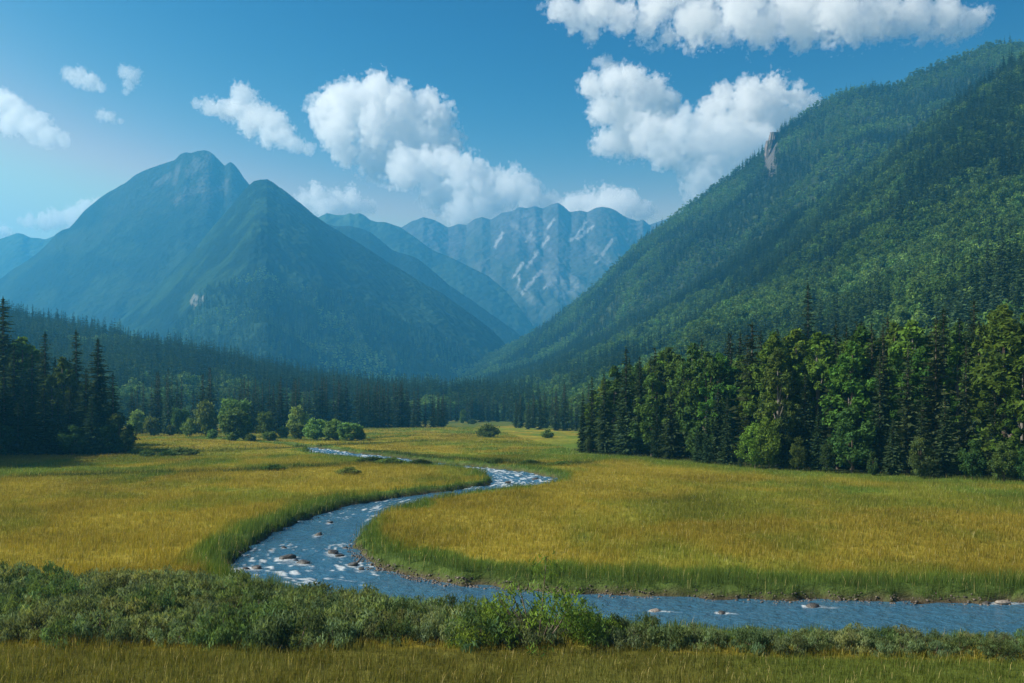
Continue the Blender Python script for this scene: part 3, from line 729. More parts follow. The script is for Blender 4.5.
def edge_y(px):
    pts = np.array([(572, 450), (584, 453), (610, 456), (650, 459), (700, 463.5), (760, 469), (830, 472.5), (900, 476), (1024, 481.5), (1250, 490)])
    return np.interp(px, pts[:, 0], pts[:, 1])
# front trees of the right-hand wood, as seen: kind, pixel column, top row, metres behind the edge, width
FRONT = [('s', 583, 392, 1, .9), ('s', 592, 376, 3, 1.1), ('s', 604, 372, 5, 1.0), ('y', 589, 436, 0, .8), ('s', 626, 347, 3, 1.25), ('s', 640, 362, 9, 1.1), ('s', 657, 402, 0, .9), ('p', 655, 346, 11, 1.0),
         ('d', 668, 342, 14, 1.1), ('s', 671, 386, 1.5, 1.2), ('d', 692, 338, 8, .9), ('s', 684, 366, 5, 1.3), ('s', 707, 402, .5, .8), ('s', 697, 428, -.5, 1.1), ('d', 720, 347, 10, 1.1), ('s', 727, 395, 2, .9), ('p', 752, 322, 6, 1.15), ('s', 718, 378, 6, 1.2),
         ('y', 755, 418, 0, 1.0), ('y', 769, 412, .5, .8), ('s', 741, 445, -.5, 1.2), ('d', 774, 326, 12, .9), ('s', 783, 399, 1.5, .9), ('d', 796, 322, 14, 1.1), ('s', 805, 372, 5, 1.2), ('y', 798, 436, -.5, .8), ('d', 826, 328, 16, 1.2),
         ('s', 818, 408, 1, 1.0), ('p', 838, 350, 6, 1.1), ('y', 852, 404, 1, 1.05), ('p', 872, 330, 8, 1.0), ('d', 862, 318, 18, 1.1), ('y', 827, 440, -1, .8), ('s', 880, 352, 4, 1.0), ('y', 873, 448, -1.5, .7), ('s', 893, 418, 1, 1.3), ('d', 912, 312, 12, 1.1), ('p', 908, 345, 5, .9),
         ('s', 922, 398, 2, 1.1), ('p', 936, 316, 7, 1.05), ('y', 921, 432, -1, .9), ('s', 945, 392, 2.5, 1.3), ('d', 958, 335, 9, 1.0), ('p', 966, 340, 4, .75), ('s', 979, 318, 10, 1.2), ('y', 972, 438, -1, 1.0), ('d', 1004, 310, 6, 1.25), ('p', 995, 372, 3, .8), ('y', 1004, 440, -1, 1.0),
         ('d', 1022, 352, 3, 1.1), ('y', 1026, 446, -1, .9)]
cnt = {}
rightxy = []
for kd, px, top, dep, wd in sorted(FRONT, key=lambda a: a[1]):
    py = edge_y(px); Y = CAMH * F / (py - HY) + dep * 1.25; X = (px - CX) * Y / F
    h = CAMH + (HY - top) * Y / F
    cnt[kd] = cnt.get(kd, 0) + 1
    plant(kd, X, Y, h, f'{ORD[cnt[kd] - 1]} {KIND[kd][3]} from the left along the front of the right-hand wood', None, wide=wd, v=(None if kd != 'y' else 1 if px in (755, 769) else 2 * (px % 2)))
    rightxy.append((X, Y))
tall = plant('s', (808 - CX) * 232 / F, 232, CAMH + (HY - 283) * 232 / F, 'lone tall spruce spire rising above the crowns of the right-hand wood', None, wide=.95)
# depth of the right-hand wood
GD = 'trees in the depth of the right-hand wood'
R_EDGE = R_EDGE[2:]; seg = np.diff(R_EDGE, axis=0); cum = np.concatenate([[0], np.cumsum(np.hypot(seg[:, 0], seg[:, 1]))])
for dep, sp in ((6, 5.5), (12, 5.0), (18, 5.0), (25, 5.5), (33, 6.5)):
    for q in np.arange(0, cum[-1] - 18, sp):
        q += r.uniform(-1.6, 1.6); x = np.interp(q, cum, R_EDGE[:, 0]); y = np.interp(q, cum, R_EDGE[:, 1])
        i = min(max(np.searchsorted(cum, q) - 1, 0), len(seg) - 1); t = seg[i] / np.hypot(*seg[i])
        nx, ny = -t[1], t[0]
        if nx < 0: nx, ny = -nx, -ny
        x += nx * (dep + r.uniform(-2, 2)); y += ny * (dep + r.uniform(-2, 2))
        if rightxy and min((x - a) ** 2 + (y - b) ** 2 for a, b in rightxy) < 4: continue
        px = CX + x * F / y
        if px > 1110: continue
        topy = np.interp(px, [560, 590, 610, 700, 735, 800, 850, 900, 960, 1024, 1100], [402, 378, 358, 334, 330, 318, 318, 312, 298, 276, 260])
        h = (CAMH + (HY - topy) * y / F) * r.uniform(.78, 1.0)
        h = min(h, 31)
        kd = r.choice(['s', 'p', 'd'], p=[.42, .2, .38])
        plant(kd, x, y, h, {'s': 'spruce', 'p': 'ragged pine', 'd': 'broadleaf tree'}[kd] + ' in the depth of the right-hand wood behind its front trees', {'s': 'spruces', 'p': 'pines', 'd': 'broadleaf trees'}[kd] + GD[5:])

# left-hand wood
LEFT = [('s', 3, 297, 218, 1.1), ('d', 22, 330, 222, 1.1), ('s', 45, 331, 216, 1.1), ('d', 62, 352, 214, 1.0), ('s', 76, 329, 219, .95), ('s', 98, 338, 214, 1.2), ('s', 113, 372, 211, 1.2), ('s', 32, 350, 208, 1.2), ('d', 52, 372, 209, 1.0),
        ('s', 86, 368, 208, 1.3), ('s', 14, 345, 207, 1.3), ('s', 70, 385, 205, 1.2), ('y', 119, 410, 208, 1.3), ('y', 126, 428, 206, 1.0), ('y', 108, 420, 203, 1.2), ('s', 4, 362, 203, 1.3), ('s', 92, 396, 202, 1.3), ('s', 44, 384, 202, 1.4), ('s', 24, 385, 202, 1.4), ('y', 72, 424, 201, 1.3), ('s', 18, 400, 200, 1.3), ('y', 0, 420, 199, 1.3), ('s', 58, 395, 203, 1.4)]
cnt = {}
for kd, px, top, Y, wd in sorted(LEFT, key=lambda a: a[1]):
    X = (px - CX) * Y / F; h = CAMH + (HY - top) * Y / F
    cnt[kd] = cnt.get(kd, 0) + 1
    plant(kd, X, Y, h, f'{ORD[cnt[kd] - 1]} {KIND[kd][3]} from the left in the dark wood at the left edge', None, wide=wd * (1.35 if kd == 's' else 1.1))
for i in range(30):
    Y = r.uniform(214, 262); px = r.uniform(-120, 112 - (i % 5) * 6); X = (px - CX) * Y / F
    h = (CAMH + (HY - np.interp(px, [-120, 0, 50, 100, 130], [318, 318, 352, 352, 420])) * Y / F) * r.uniform(.75, 1.0)
    kd = r.choice(['s', 'd'], p=[.7, .3])
    plant(kd, X, Y, h, {'s': 'spruce', 'd': 'broadleaf tree'}[kd] + ' in the depth of the left-hand wood behind its front trees', {'s': 'spruces', 'd': 'broadleaf trees'}[kd] + ' in the depth of the left-hand wood', wide=1.1)
for i in range(56):      # the same wood going on beyond the left edge of the view, its shade falls on the meadow
    Y = r.uniform(158, 212); X = -.515 * Y - r.uniform(9, 30)
    kd = 'sd'[i % 2]
    plant(kd, X, Y, r.uniform(22, 30), {'s': 'spruce', 'd': 'broadleaf tree'}[kd] + ' in the depth of the left-hand wood behind its front trees', {'s': 'spruces', 'd': 'broadleaf trees'}[kd] + ' in the depth of the left-hand wood', wide=1.2)

# stands across the middle of the valley
def stand(px0, px1, ybase, tops, n, depth, label, group, shortfrac=.25):
    xs = np.sort(r.uniform(px0, px1, n))
    for i, px in enumerate(xs):
        Y0 = CAMH * F / (np.interp(px, [px0, px1], ybase) - HY); Y = Y0 + r.uniform(0, 1) ** 1.2 * depth; X = (px - CX) * Y / F
        tp = np.interp(px, tops[0], tops[1])
        h = (CAMH + (HY - tp) * Y / F) * (r.uniform(.45, .75) if r.uniform() < shortfrac else r.uniform(.8, 1.08))
        k = h / 22.
        thing('spruce_tree', MSP[r.integers(4)], label, 'tree', (X, Y, gz(X, Y) - .3), r.uniform(0, 6.28), (k * 1.05, k * 1.05, k), group)
stand(128, 305, (434.5, 433), ([128, 170, 185, 210, 250, 305], [382, 370, 374, 370, 380, 378]), 56, 55, 'slender dark spruce in the stand behind the round bushes, left of centre', 'spruces of the stand behind the round bushes')
stand(300, 446, (429, 427.5), ([300, 340, 375, 390, 420, 446], [378, 376, 380, 376, 386, 396]), 66, 60, 'dark spruce in the dense stand left of the far meadow', 'spruces of the stand left of the far meadow', .15)
stand(440, 516, (421.5, 421), ([440, 516], [391, 390]), 30, 60, 'small dark spruce in the line closing off the far meadow', 'spruces closing off the far meadow')
stand(513, 592, (429, 432), ([513, 540, 592], [392, 388, 380]), 36, 70, 'dark spruce in the stand between far meadow and right-hand wood', 'spruces between far meadow and right-hand wood')

# round bushes and light green trees in front of the stand
MID = [(236, 402, 440, 1.35, 'big round bushy tree, largest on the far left meadow edge'), (233, 391, 437, .9, 'light tree with a tall narrow crown behind the big round bush'),
       (206, 398, 437, .8, 'light green tree left of the big round bush, feathery topped'), (152, 414, 436, 1.2, 'round bushy tree nearest the dark wood at the left'),
       (170, 422, 436, 1.1, 'low round bush beside the bushy tree nearest the dark wood'), (190, 416, 437, .9, 'middling round tree between two taller light ones, left meadow edge'),
       (212, 426, 438.5, 1.3, 'low round shrub just left of the big round bushy tree'), (266, 406, 438, .8, 'pale green tree right of the big round bush'), (298, 403, 437, .8, 'pale tree standing behind the long shrub clump'),
       (283, 424, 438, 1.3, 'low pale bush at the left of the long shrub clump'), (299, 419, 439, 1.2, 'rounded bush second from the left in the long shrub clump'),
       (317, 416, 439.5, 1.5, 'rounded bush in the middle of the long shrub clump'), (334, 416, 439.8, 1.5, 'tallest broad bush of the long shrub clump'), (350, 418, 440.3, 1.5, 'bush at the right end of the long shrub clump'),
       (360, 428, 440.3, 1.3, 'smallest bush at the right tip of the long shrub clump'), (250, 428, 440.5, 1.4, 'low dark shrub at the foot of the big round bush'), (270, 429, 440.8, 1.6, 'dark low shrub between big round bush and long clump'),
       (137, 408, 435, .9, 'pale tree half hidden by the dark wood at the left'), (463, 407, 422.5, .8, 'small pale tree alone on the far meadow'), (180, 403, 435, .7, 'light tree rising before the spruces left of the big bush')]
for j, (px, top, by, wd, lb) in enumerate(MID):
    Y = CAMH * F / (by - HY); X = (px - CX) * Y / F; h = CAMH + (HY - top) * Y / F
    k = h / 12.; thing('broadleaf_tree', MDE[j % 3], lb, 'tree', (X, Y, gz(X, Y) - .2), r.uniform(0, 6.28), (k * wd, k * wd, k))
LOW = [(488, 424, 437, 1.15, 'dark round bush alone beyond the far river bend'), (548, 429.5, 438, 1.0, 'small dark bush before the right end of the far meadow'), (472, 418, 423, 1.2, 'low bush at the foot of the small pale tree'),
       (350, 464, 474, 1.1, 'round dark bush on the meadow at the end of the ditch'), (183, 445, 455, 1.6, 'low spreading bush in the sunny gap beside the left wood'), (168, 449, 456, 1.2, 'smallest low bush beside the spreading one, left meadow'),
       (147, 448, 456.5, .9, 'little dark bush at the shadow edge of the left wood'), (275, 463.5, 471.5, 1.4, 'low bush on the ditch across the left meadow'), (372, 455, 463, 1.8, 'spreading green bush on the bank below the far river bend'),
       (392, 456, 464, 1.5, 'green bush right of the spreading one below the far river bend'), (420, 458, 465, 1.4, 'low bush furthest right below the far river bend'), (562, 458, 466, 1.6, 'low bush on the ditch near the right-hand wood'),
       (530, 459, 465, 1.5, 'low green bush midway along the right-hand ditch'), (498, 457, 463.5, 1.4, 'low green bush near the start of the right-hand ditch')]
for j, (px, top, by, wd, lb) in enumerate(LOW):
    Y = CAMH * F / (by - HY); X = (px - CX) * Y / F; h = (by - top) * Y / F
    k = h / 3.; thing('bush', BSH[j % 2], lb, 'bush', (X, Y, gz(X, Y) - .1), r.uniform(-.3, .3), (k * wd * (1.5 if j > 2 else 1), k * wd * .8, k * (.8 if j > 2 else 1)))

# ------------------------------------------------------------------ foreground thicket
WIL = [shrub(500 + i, 1.9, 1.25, 34, 75, .085, c, hang=1.5, slim=.6) for i, c in enumerate([(.125, .175, .092), (.115, .165, .08), (.14, .185, .095), (.10, .155, .062), (.14, .175, .08)])]
GRN = shrub(520, 2.5, 2.1, 46, 85, .07, (.13, .195, .036), hang=1.2, slim=.6)
nsh = 0; used = []
tries = 0
while nsh < 240 and tries < 6000:
    tries += 1
    Y = r.uniform(39.2, 56); X = r.uniform(-.56, .56) * Y
    sy = float(strip_y(np.array([X]))[0])
    lim = 54.5 if X < -17 else np.interp(X, [-17, -12, -6, 2, 8, 30], [54, 50.2, 47.6, 44.8, 42.4, 42.2])
    if Y < sy + .5 or Y > lim: continue
    d = float(river_sd(np.array([X]), np.array([Y]))[0][0])
    if d < 1.0: continue
    if any((X - a) ** 2 + (Y - b) ** 2 < (1.25 if X < 2 else .8) for a, b in used): continue
    used.append((X, Y)); nsh += 1
    h = r.uniform(1.15, 1.9) * np.interp(X, [-30, -6, 0, 5, 12, 20], [1.0, .95, .9, .72, .64, .55]) * np.interp(d, [1, 6], [.7, 1.0])
    k = h / 1.9; w = k * r.uniform(.95, 1.35)
    thing('willow_shrub', WIL[r.integers(5)], 'grey green willow shrub in the dense foreground thicket', 'shrub', (X, Y, gz(X, Y) - .1), r.uniform(0, 6.28), (w, w, k), 'willow shrubs of the foreground thicket')
X, Y = (537 - CX) * 42.0 / F, 42.0
thing('green_bush', GRN, 'bright yellow green bush, tallest of the foreground thicket', 'bush', (X, Y, gz(X, Y) - .1), .4, (1.3, 1.3, 1.1))
X, Y = (478 - CX) * 41.6 / F, 41.6
thing('green_bush', GRN, 'low bright green bush at the left foot of the tallest bush', 'bush', (X, Y, gz(X, Y) - .1), 2.2, (.72, .72, .6))
X, Y = (588 - CX) * 42.4 / F, 42.4
thing('green_bush', GRN, 'low fresh green bush at the right foot of the tallest bush', 'bush', (X, Y, gz(X, Y) - .1), 4.1, (.7, .7, .55))
print('shrubs', nsh)

# ------------------------------------------------------------------ grass
def grass():
    g = np.random.default_rng(42)
    bands = [(34, 62, 18, 6, .017, 2), (62, 110, 9, 5, .027, 2), (110, 200, 4, 5, .05, 1), (200, 330, 1.1, 4, .11, 1), (330, 440, .45, 4, .16, 1)]
    VV = []; QQ = []; TT = []; CC = []; off = 0
    for (y0, y1, dens, nb, bw, segs) in bands:
        area = .5 * 1.2 * (y1 ** 2 - y0 ** 2); n = int(area * dens)
        Y = np.sqrt(g.uniform(y0 ** 2, y1 ** 2, n)); X = g.uniform(-.6, .6, n) * Y
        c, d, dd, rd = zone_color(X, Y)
        keep = (d > .35 + .5 * (vnoise(X / .8, Y / .8, seed=87))) & (rd < 4) & ~((X < -.40 * Y + 0) & (Y > 206) & (Y < 270))
        X, Y, c, d, dd, rd = X[keep], Y[keep], c[keep], d[keep], dd[keep], rd[keep]; n = len(X)
        Z = ground_z(X, Y)
        h = .47 * (.65 + .6 * fbm(X / 7, Y / 9, oct=3, seed=81)) * g.uniform(.7, 1.2, n)
        lim = np.where((Y < 68) & (X > -14), 6.0, 3.8) * np.where((Y < 47) & (X > 0), .3, 1)
        h = h * (1 + .6 * (1 - sst(.4 * lim, lim, d))) * np.where((Y > 175) & (d < 8), .6, 1) * (1 - .3 * (1 - sst(.3, .9, d)))
        h = h * (.62 + .76 * vnoise(X / 1.1, Y / 1.1, seed=83)) * (.8 + .4 * vnoise(X / 3.1, Y / 3.1, seed=84))
        h = h * (1 + 1.1 * (1 - sst(.8, 2.5, dd)))
        h = h * (1 - .35 * sst(1, 5, X) * (Y < 47))
        # blades
        X = np.repeat(X, nb); Y = np.repeat(Y, nb); Z = np.repeat(Z, nb); h = np.repeat(h, nb) * g.uniform(.55, 1.15, n * nb); c = np.repeat(c, nb, 0)
        m = len(X); sp = .16 if segs == 2 else .3
        bx = X + g.normal(0, sp, m); by = Y + g.normal(0, sp, m)
        a = g.uniform(0, 2 * pi, m); lean = h * np.abs(g.normal(.28, .18, m)); la = g.normal(.5, 1.3, m)
        wx, wy = np.cos(a) * bw * .5, np.sin(a) * bw * .5
        tx, ty = bx + np.cos(la) * lean, by + np.sin(la) * lean
        c = c * g.uniform(.72, 1.3, (m, 1)) * np.stack([g.uniform(.9, 1.12, m), np.ones(m), g.uniform(.8, 1.2, m)], 1)
        c = np.where(g.uniform(0, 1, (m, 1)) < .035, np.array([[.46, .38, .16]]), c)
        root = c * np.array([.85, 1.0, .95]); tipc = c * np.array([1.12, 1.02, .95])
        zb = Z - .05
        if segs == 2:
            mx_, my_ = bx + (tx - bx) * .35, by + (ty - by) * .35
            V = np.stack([np.stack([bx - wx, by - wy, zb], 1), np.stack([bx + wx, by + wy, zb], 1), np.stack([mx_ + wx * .8, my_ + wy * .8, Z + h * .58], 1), np.stack([mx_ - wx * .8, my_ - wy * .8, Z + h * .58], 1), np.stack([tx, ty, Z + h * .97], 1)], 1).reshape(-1, 3)
            i = off + np.arange(m) * 5
            QQ.append(np.stack([i, i + 1, i + 2, i + 3], 1)); TT.append(np.stack([i + 3, i + 2, i + 4], 1)); off += m * 5
            CC.append(np.stack([root, root, c, c, tipc], 1).reshape(-1, 3))
        else:
            V = np.stack([np.stack([bx - wx, by - wy, zb], 1), np.stack([bx + wx, by + wy, zb], 1), np.stack([tx, ty, Z + h], 1)], 1).reshape(-1, 3)
            i = off + np.arange(m) * 3
            TT.append(np.stack([i, i + 1, i + 2], 1)); off += m * 3
            CC.append(np.stack([root, root, tipc], 1).reshape(-1, 3))
        VV.append(V)
    print('grass verts', off)
    return mesh_np('grass', np.concatenate(VV), np.concatenate(QQ), np.concatenate(TT), np.concatenate(CC), M_GRASS)
tag(link('grass', grass()), 'golden and green tall meadow grass along the river', 'grass', kind='stuff')

# ------------------------------------------------------------------ rocks
def rock_mat(name, c0, c1):
    m, nt, N, out = new_mat(name); L = nt.links.new
    tc = N('ShaderNodeTexCoord'); no = N('ShaderNodeTexNoise'); no.inputs['Scale'].default_value = 4; no.inputs['Detail'].default_value = 8
    oi = N('ShaderNodeObjectInfo')
    L(tc.outputs['Object'], no.inputs['Vector'])
    rp = N('ShaderNodeValToRGB'); rp.color_ramp.elements[0].color = (*c0, 1); rp.color_ramp.elements[1].color = (*c1, 1); rp.color_ramp.elements[0].position = .35; rp.color_ramp.elements[1].position = .7
    b = N('ShaderNodeBsdfPrincipled'); b.inputs['Roughness'].default_value = .55
    bp = N('ShaderNodeBump'); bp.inputs['Strength'].default_value = .6; bp.inputs['Distance'].default_value = .08
    L(no.outputs['Fac'], rp.inputs['Fac']); L(no.outputs['Fac'], bp.inputs['Height']); L(bp.outputs[0], b.inputs['Normal'])
    L(rp.outputs['Color'], b.inputs['Base Color']); L(b.outputs[0], out.inputs['Surface']); return m
M_ROCK = rock_mat('wet_river_rock', (.02, .019, .018), (.09, .083, .075)); M_STONE = rock_mat('bank_gravel', (.035, .028, .022), (.15, .118, .09))
import bmesh
def rock_geo(seed, sub=3):
    bm = bmesh.new(); bmesh.ops.create_icosphere(bm, subdivisions=sub, radius=1)
    V = np.array([v.co[:] for v in bm.verts]); Fc = np.array([[v.index for v in f.verts] for f in bm.faces]); bm.free()
    n = fbm(V[:, 0] * 1.1 + seed * 7, V[:, 1] * 1.1, V[:, 2] * 1.1, oct=3, seed=seed)
    V = V * (.62 + .75 * n)[:, None]
    g = np.random.default_rng(seed)
    for k in range(5):       # flat broken faces
        d = unit(g.normal(0, 1, (1, 3)))[0]; lim = g.uniform(.5, .75); pr = V @ d
        V = V - np.outer(np.clip(pr - lim, 0, None) * .85, d)
    return V, Fc
RK = [mesh_np('rock', *(lambda a: (a[0], None, a[1]))(rock_geo(600 + i)), mat=M_ROCK, smooth=False) for i in range(5)]
M_PALE = rock_mat('dry_pale_rock', (.13, .11, .095), (.40, .35, .30))
RKP = []
for m_ in RK:
    q = m_.copy(); q.materials[0] = M_PALE; RKP.append(q)
for j, (px, py, s, lb) in enumerate(ROCKS):
    x, y = px2w(px, py, WATER_Z)
    o = link('river_rock', (RKP if 'pale' in lb.split()[0] else RK)[j % 5]); o.location = (x, y, WATER_Z + s * .05); o.rotation_euler = (r.uniform(-.2, .2), r.uniform(-.2, .2), r.uniform(0, 6.28)); o.scale = (s * .8, s * .6, s * .34)
    tag(o, lb, 'rock')
# gravel along the banks
gv = []; gt = []; off = 0
small = [rock_geo(640 + i, 1) for i in range(6)]
g = np.random.default_rng(8)
n = 10000
ii = g.integers(0, ns - 1, n); sd = np.where(g.uniform(0, 1, n) < .8, 1, -1)
bx = RS[ii, 0] + nor[ii, 0] * -sd * (RS[ii, 2] + g.normal(.25, .55, n)); by = RS[ii, 1] + nor[ii, 1] * -sd * (RS[ii, 2] + g.normal(.25, .55, n))
dr, _ = river_sd(bx, by)
keep = (np.abs(dr - .15) < .7) & (by < 150) & (g.uniform(0, 1, n) < np.where((by < 75), .9, .25)) & (bx < 40)
bz = ground_z(bx, by)
for x, y, z in zip(bx[keep], by[keep], bz[keep]):
    V, T = small[g.integers(6)]; s = g.uniform(.03, .10) * (1.6 if g.uniform() < .1 else 1); a = g.uniform(0, 6.28)
    rot = np.array([[cos(a), -sin(a), 0], [sin(a), cos(a), 0], [0, 0, .65]])
    gv.append((V * s) @ rot.T + np.array([x, y, max(z, WATER_Z - .03) + s * .25])); gt.append(T + off); off += len(V)
tag(link('gravel', mesh_np('gravel', np.concatenate(gv), None, np.concatenate(gt), mat=M_STONE)), 'brownish gravel and stones along the river banks', 'gravel', kind='stuff')

# ------------------------------------------------------------------ clouds
def surface_nets(Fd, org, h):
    nx, ny, nz = Fd.shape
    ins = Fd > 0
    c = np.zeros((nx - 1, ny - 1, nz - 1), np.int8)
    for a in (0, 1):
        for b in (0, 1):
            for d in (0, 1): c += ins[a:nx - 1 + a, b:ny - 1 + b, d:nz - 1 + d]
    act = (c > 0) & (c < 8)
    idx = -np.ones(act.shape, np.int64); ci = np.argwhere(act); idx[act] = np.arange(len(ci))
    S = np.zeros((len(ci), 3)); W = np.zeros(len(ci))
    corners = [(a, b, d) for a in (0, 1) for b in (0, 1) for d in (0, 1)]
    for p in corners:
        for ax in range(3):
            if p[ax]: continue
            q = list(p); q[ax] = 1
            f0 = Fd[ci[:, 0] + p[0], ci[:, 1] + p[1], ci[:, 2] + p[2]]; f1 = Fd[ci[:, 0] + q[0], ci[:, 1] + q[1], ci[:, 2] + q[2]]
            m = (f0 > 0) != (f1 > 0)
            t = np.where(m, f0 / np.where(m, f0 - f1, 1), 0)
            pos = np.array(p, float)[None] + np.zeros((len(ci), 3)); pos[:, ax] += t
            S += pos * m[:, None]; W += m
    V = (ci + S / W[:, None]) * h + org
    Q = []
    for ax in range(3):
        u, v = [(1, 2), (2, 0), (0, 1)][ax]
        sl0 = [slice(None)] * 3; sl1 = [slice(None)] * 3; sl0[ax] = slice(0, -1); sl1[ax] = slice(1, None)
        a, b = ins[tuple(sl0)], ins[tuple(sl1)]
        e = np.argwhere(a != b)
        e = e[(e[:, u] > 0) & (e[:, v] > 0) & (e[:, u] < Fd.shape[u] - 1) & (e[:, v] < Fd.shape[v] - 1)]
        flip = a[e[:, 0], e[:, 1], e[:, 2]]
        def cell(du, dv):
            k = e.copy(); k[:, u] -= du; k[:, v] -= dv; return idx[k[:, 0], k[:, 1], k[:, 2]]
        q = np.stack([cell(1, 1), cell(0, 1), cell(0, 0), cell(1, 0)], 1)
        q[~flip] = q[~flip][:, ::-1]
        Q.append(q)
    return V, np.concatenate(Q)

def cloud_mat(name, dens):
    m, nt, N, out = new_mat(name)
    pv = N('ShaderNodeVolumePrincipled'); pv.inputs['Color'].default_value = (1, 1, 1, 1); pv.inputs['Density'].default_value = dens; pv.inputs['Anisotropy'].default_value = .15
    nt.links.new(pv.outputs[0], out.inputs['Volume']); return m
M_CLOUD = cloud_mat('cloud_vapour', .012); M_WISP = cloud_mat('thin_cloud_vapour', .010)

def cloud(name, circles, Y0, label, res=56, amp=.55, seed=0, mat=None, depth=1.0, thr=0.0, tilt=0.0):
    g = np.random.default_rng(seed)
    c = np.array(circles, float)
    Yk = Y0 + g.uniform(-.5, .5, len(c)) * c[:, 2] * Y0 / F * depth - tilt * (c[:, 0] - c[0, 0]) * Y0 / F
    P = np.stack([(c[:, 0] - CX) * Yk / F, Yk, CAMH + (HY - c[:, 1]) * Yk / F], 1); Rk = c[:, 2] * Yk / F
    pad = .45 * Rk.max() + 20
    lo = (P - Rk[:, None]).min(0) - pad; hi = (P + Rk[:, None]).max(0) + pad
    h = max((hi - lo)[0], (hi - lo)[2]) / (res * 2.6)
    n = np.ceil((hi - lo) / h).astype(int) + 1
    gx, gy, gz_ = np.meshgrid(*[lo[i] + np.arange(n[i]) * h for i in range(3)], indexing='ij')
    shp = gx.shape; x, y, z = gx.ravel(), gy.ravel(), gz_.ravel()
    Fm = np.full(len(x), -9.0)
    for p, rk in zip(P, Rk):
        Fm = np.maximum(Fm, 1 - np.sqrt((x - p[0]) ** 2 + (y - p[1]) ** 2 + (z - p[2]) ** 2) / rk)
    near = Fm > -.9
    sc = np.median(Rk)
    nn = np.zeros(len(x))
    xs, ys, zs = x[near], y[near], z[near]
    big = fbm(xs / (sc * 1.1), ys / (sc * 1.1), zs / (sc * 1.1), oct=2, seed=seed + 1) - .5
    bil = fbm(xs / (sc * .55), ys / (sc * .55), zs / (sc * .55), oct=5, seed=seed + 5, ridged=True) - .62
    fine = fbm(xs / (sc * .2), ys / (sc * .2), zs / (sc * .2), oct=4, seed=seed + 15) - .5
    edge = sst(-.5, .15, -Fm[near])
    nn[near] = big * 1.3 - bil * 1.15 + fine * (.7 + 1.6 * edge)
    Fm = Fm + amp * nn - thr
    Fm[~near] = -1
    Fd = Fm.reshape(shp)
    Fd[0] = Fd[-1] = -1; Fd[:, 0] = -1; Fd[:, -1] = -1; Fd[:, :, 0] = -1; Fd[:, :, -1] = -1
    V, Q = surface_nets(Fd, lo, h)
    o = link(name, mesh_np(name, V, Q, mat=mat or M_CLOUD, smooth=True))
    return tag(o, label, 'cloud', kind='stuff')

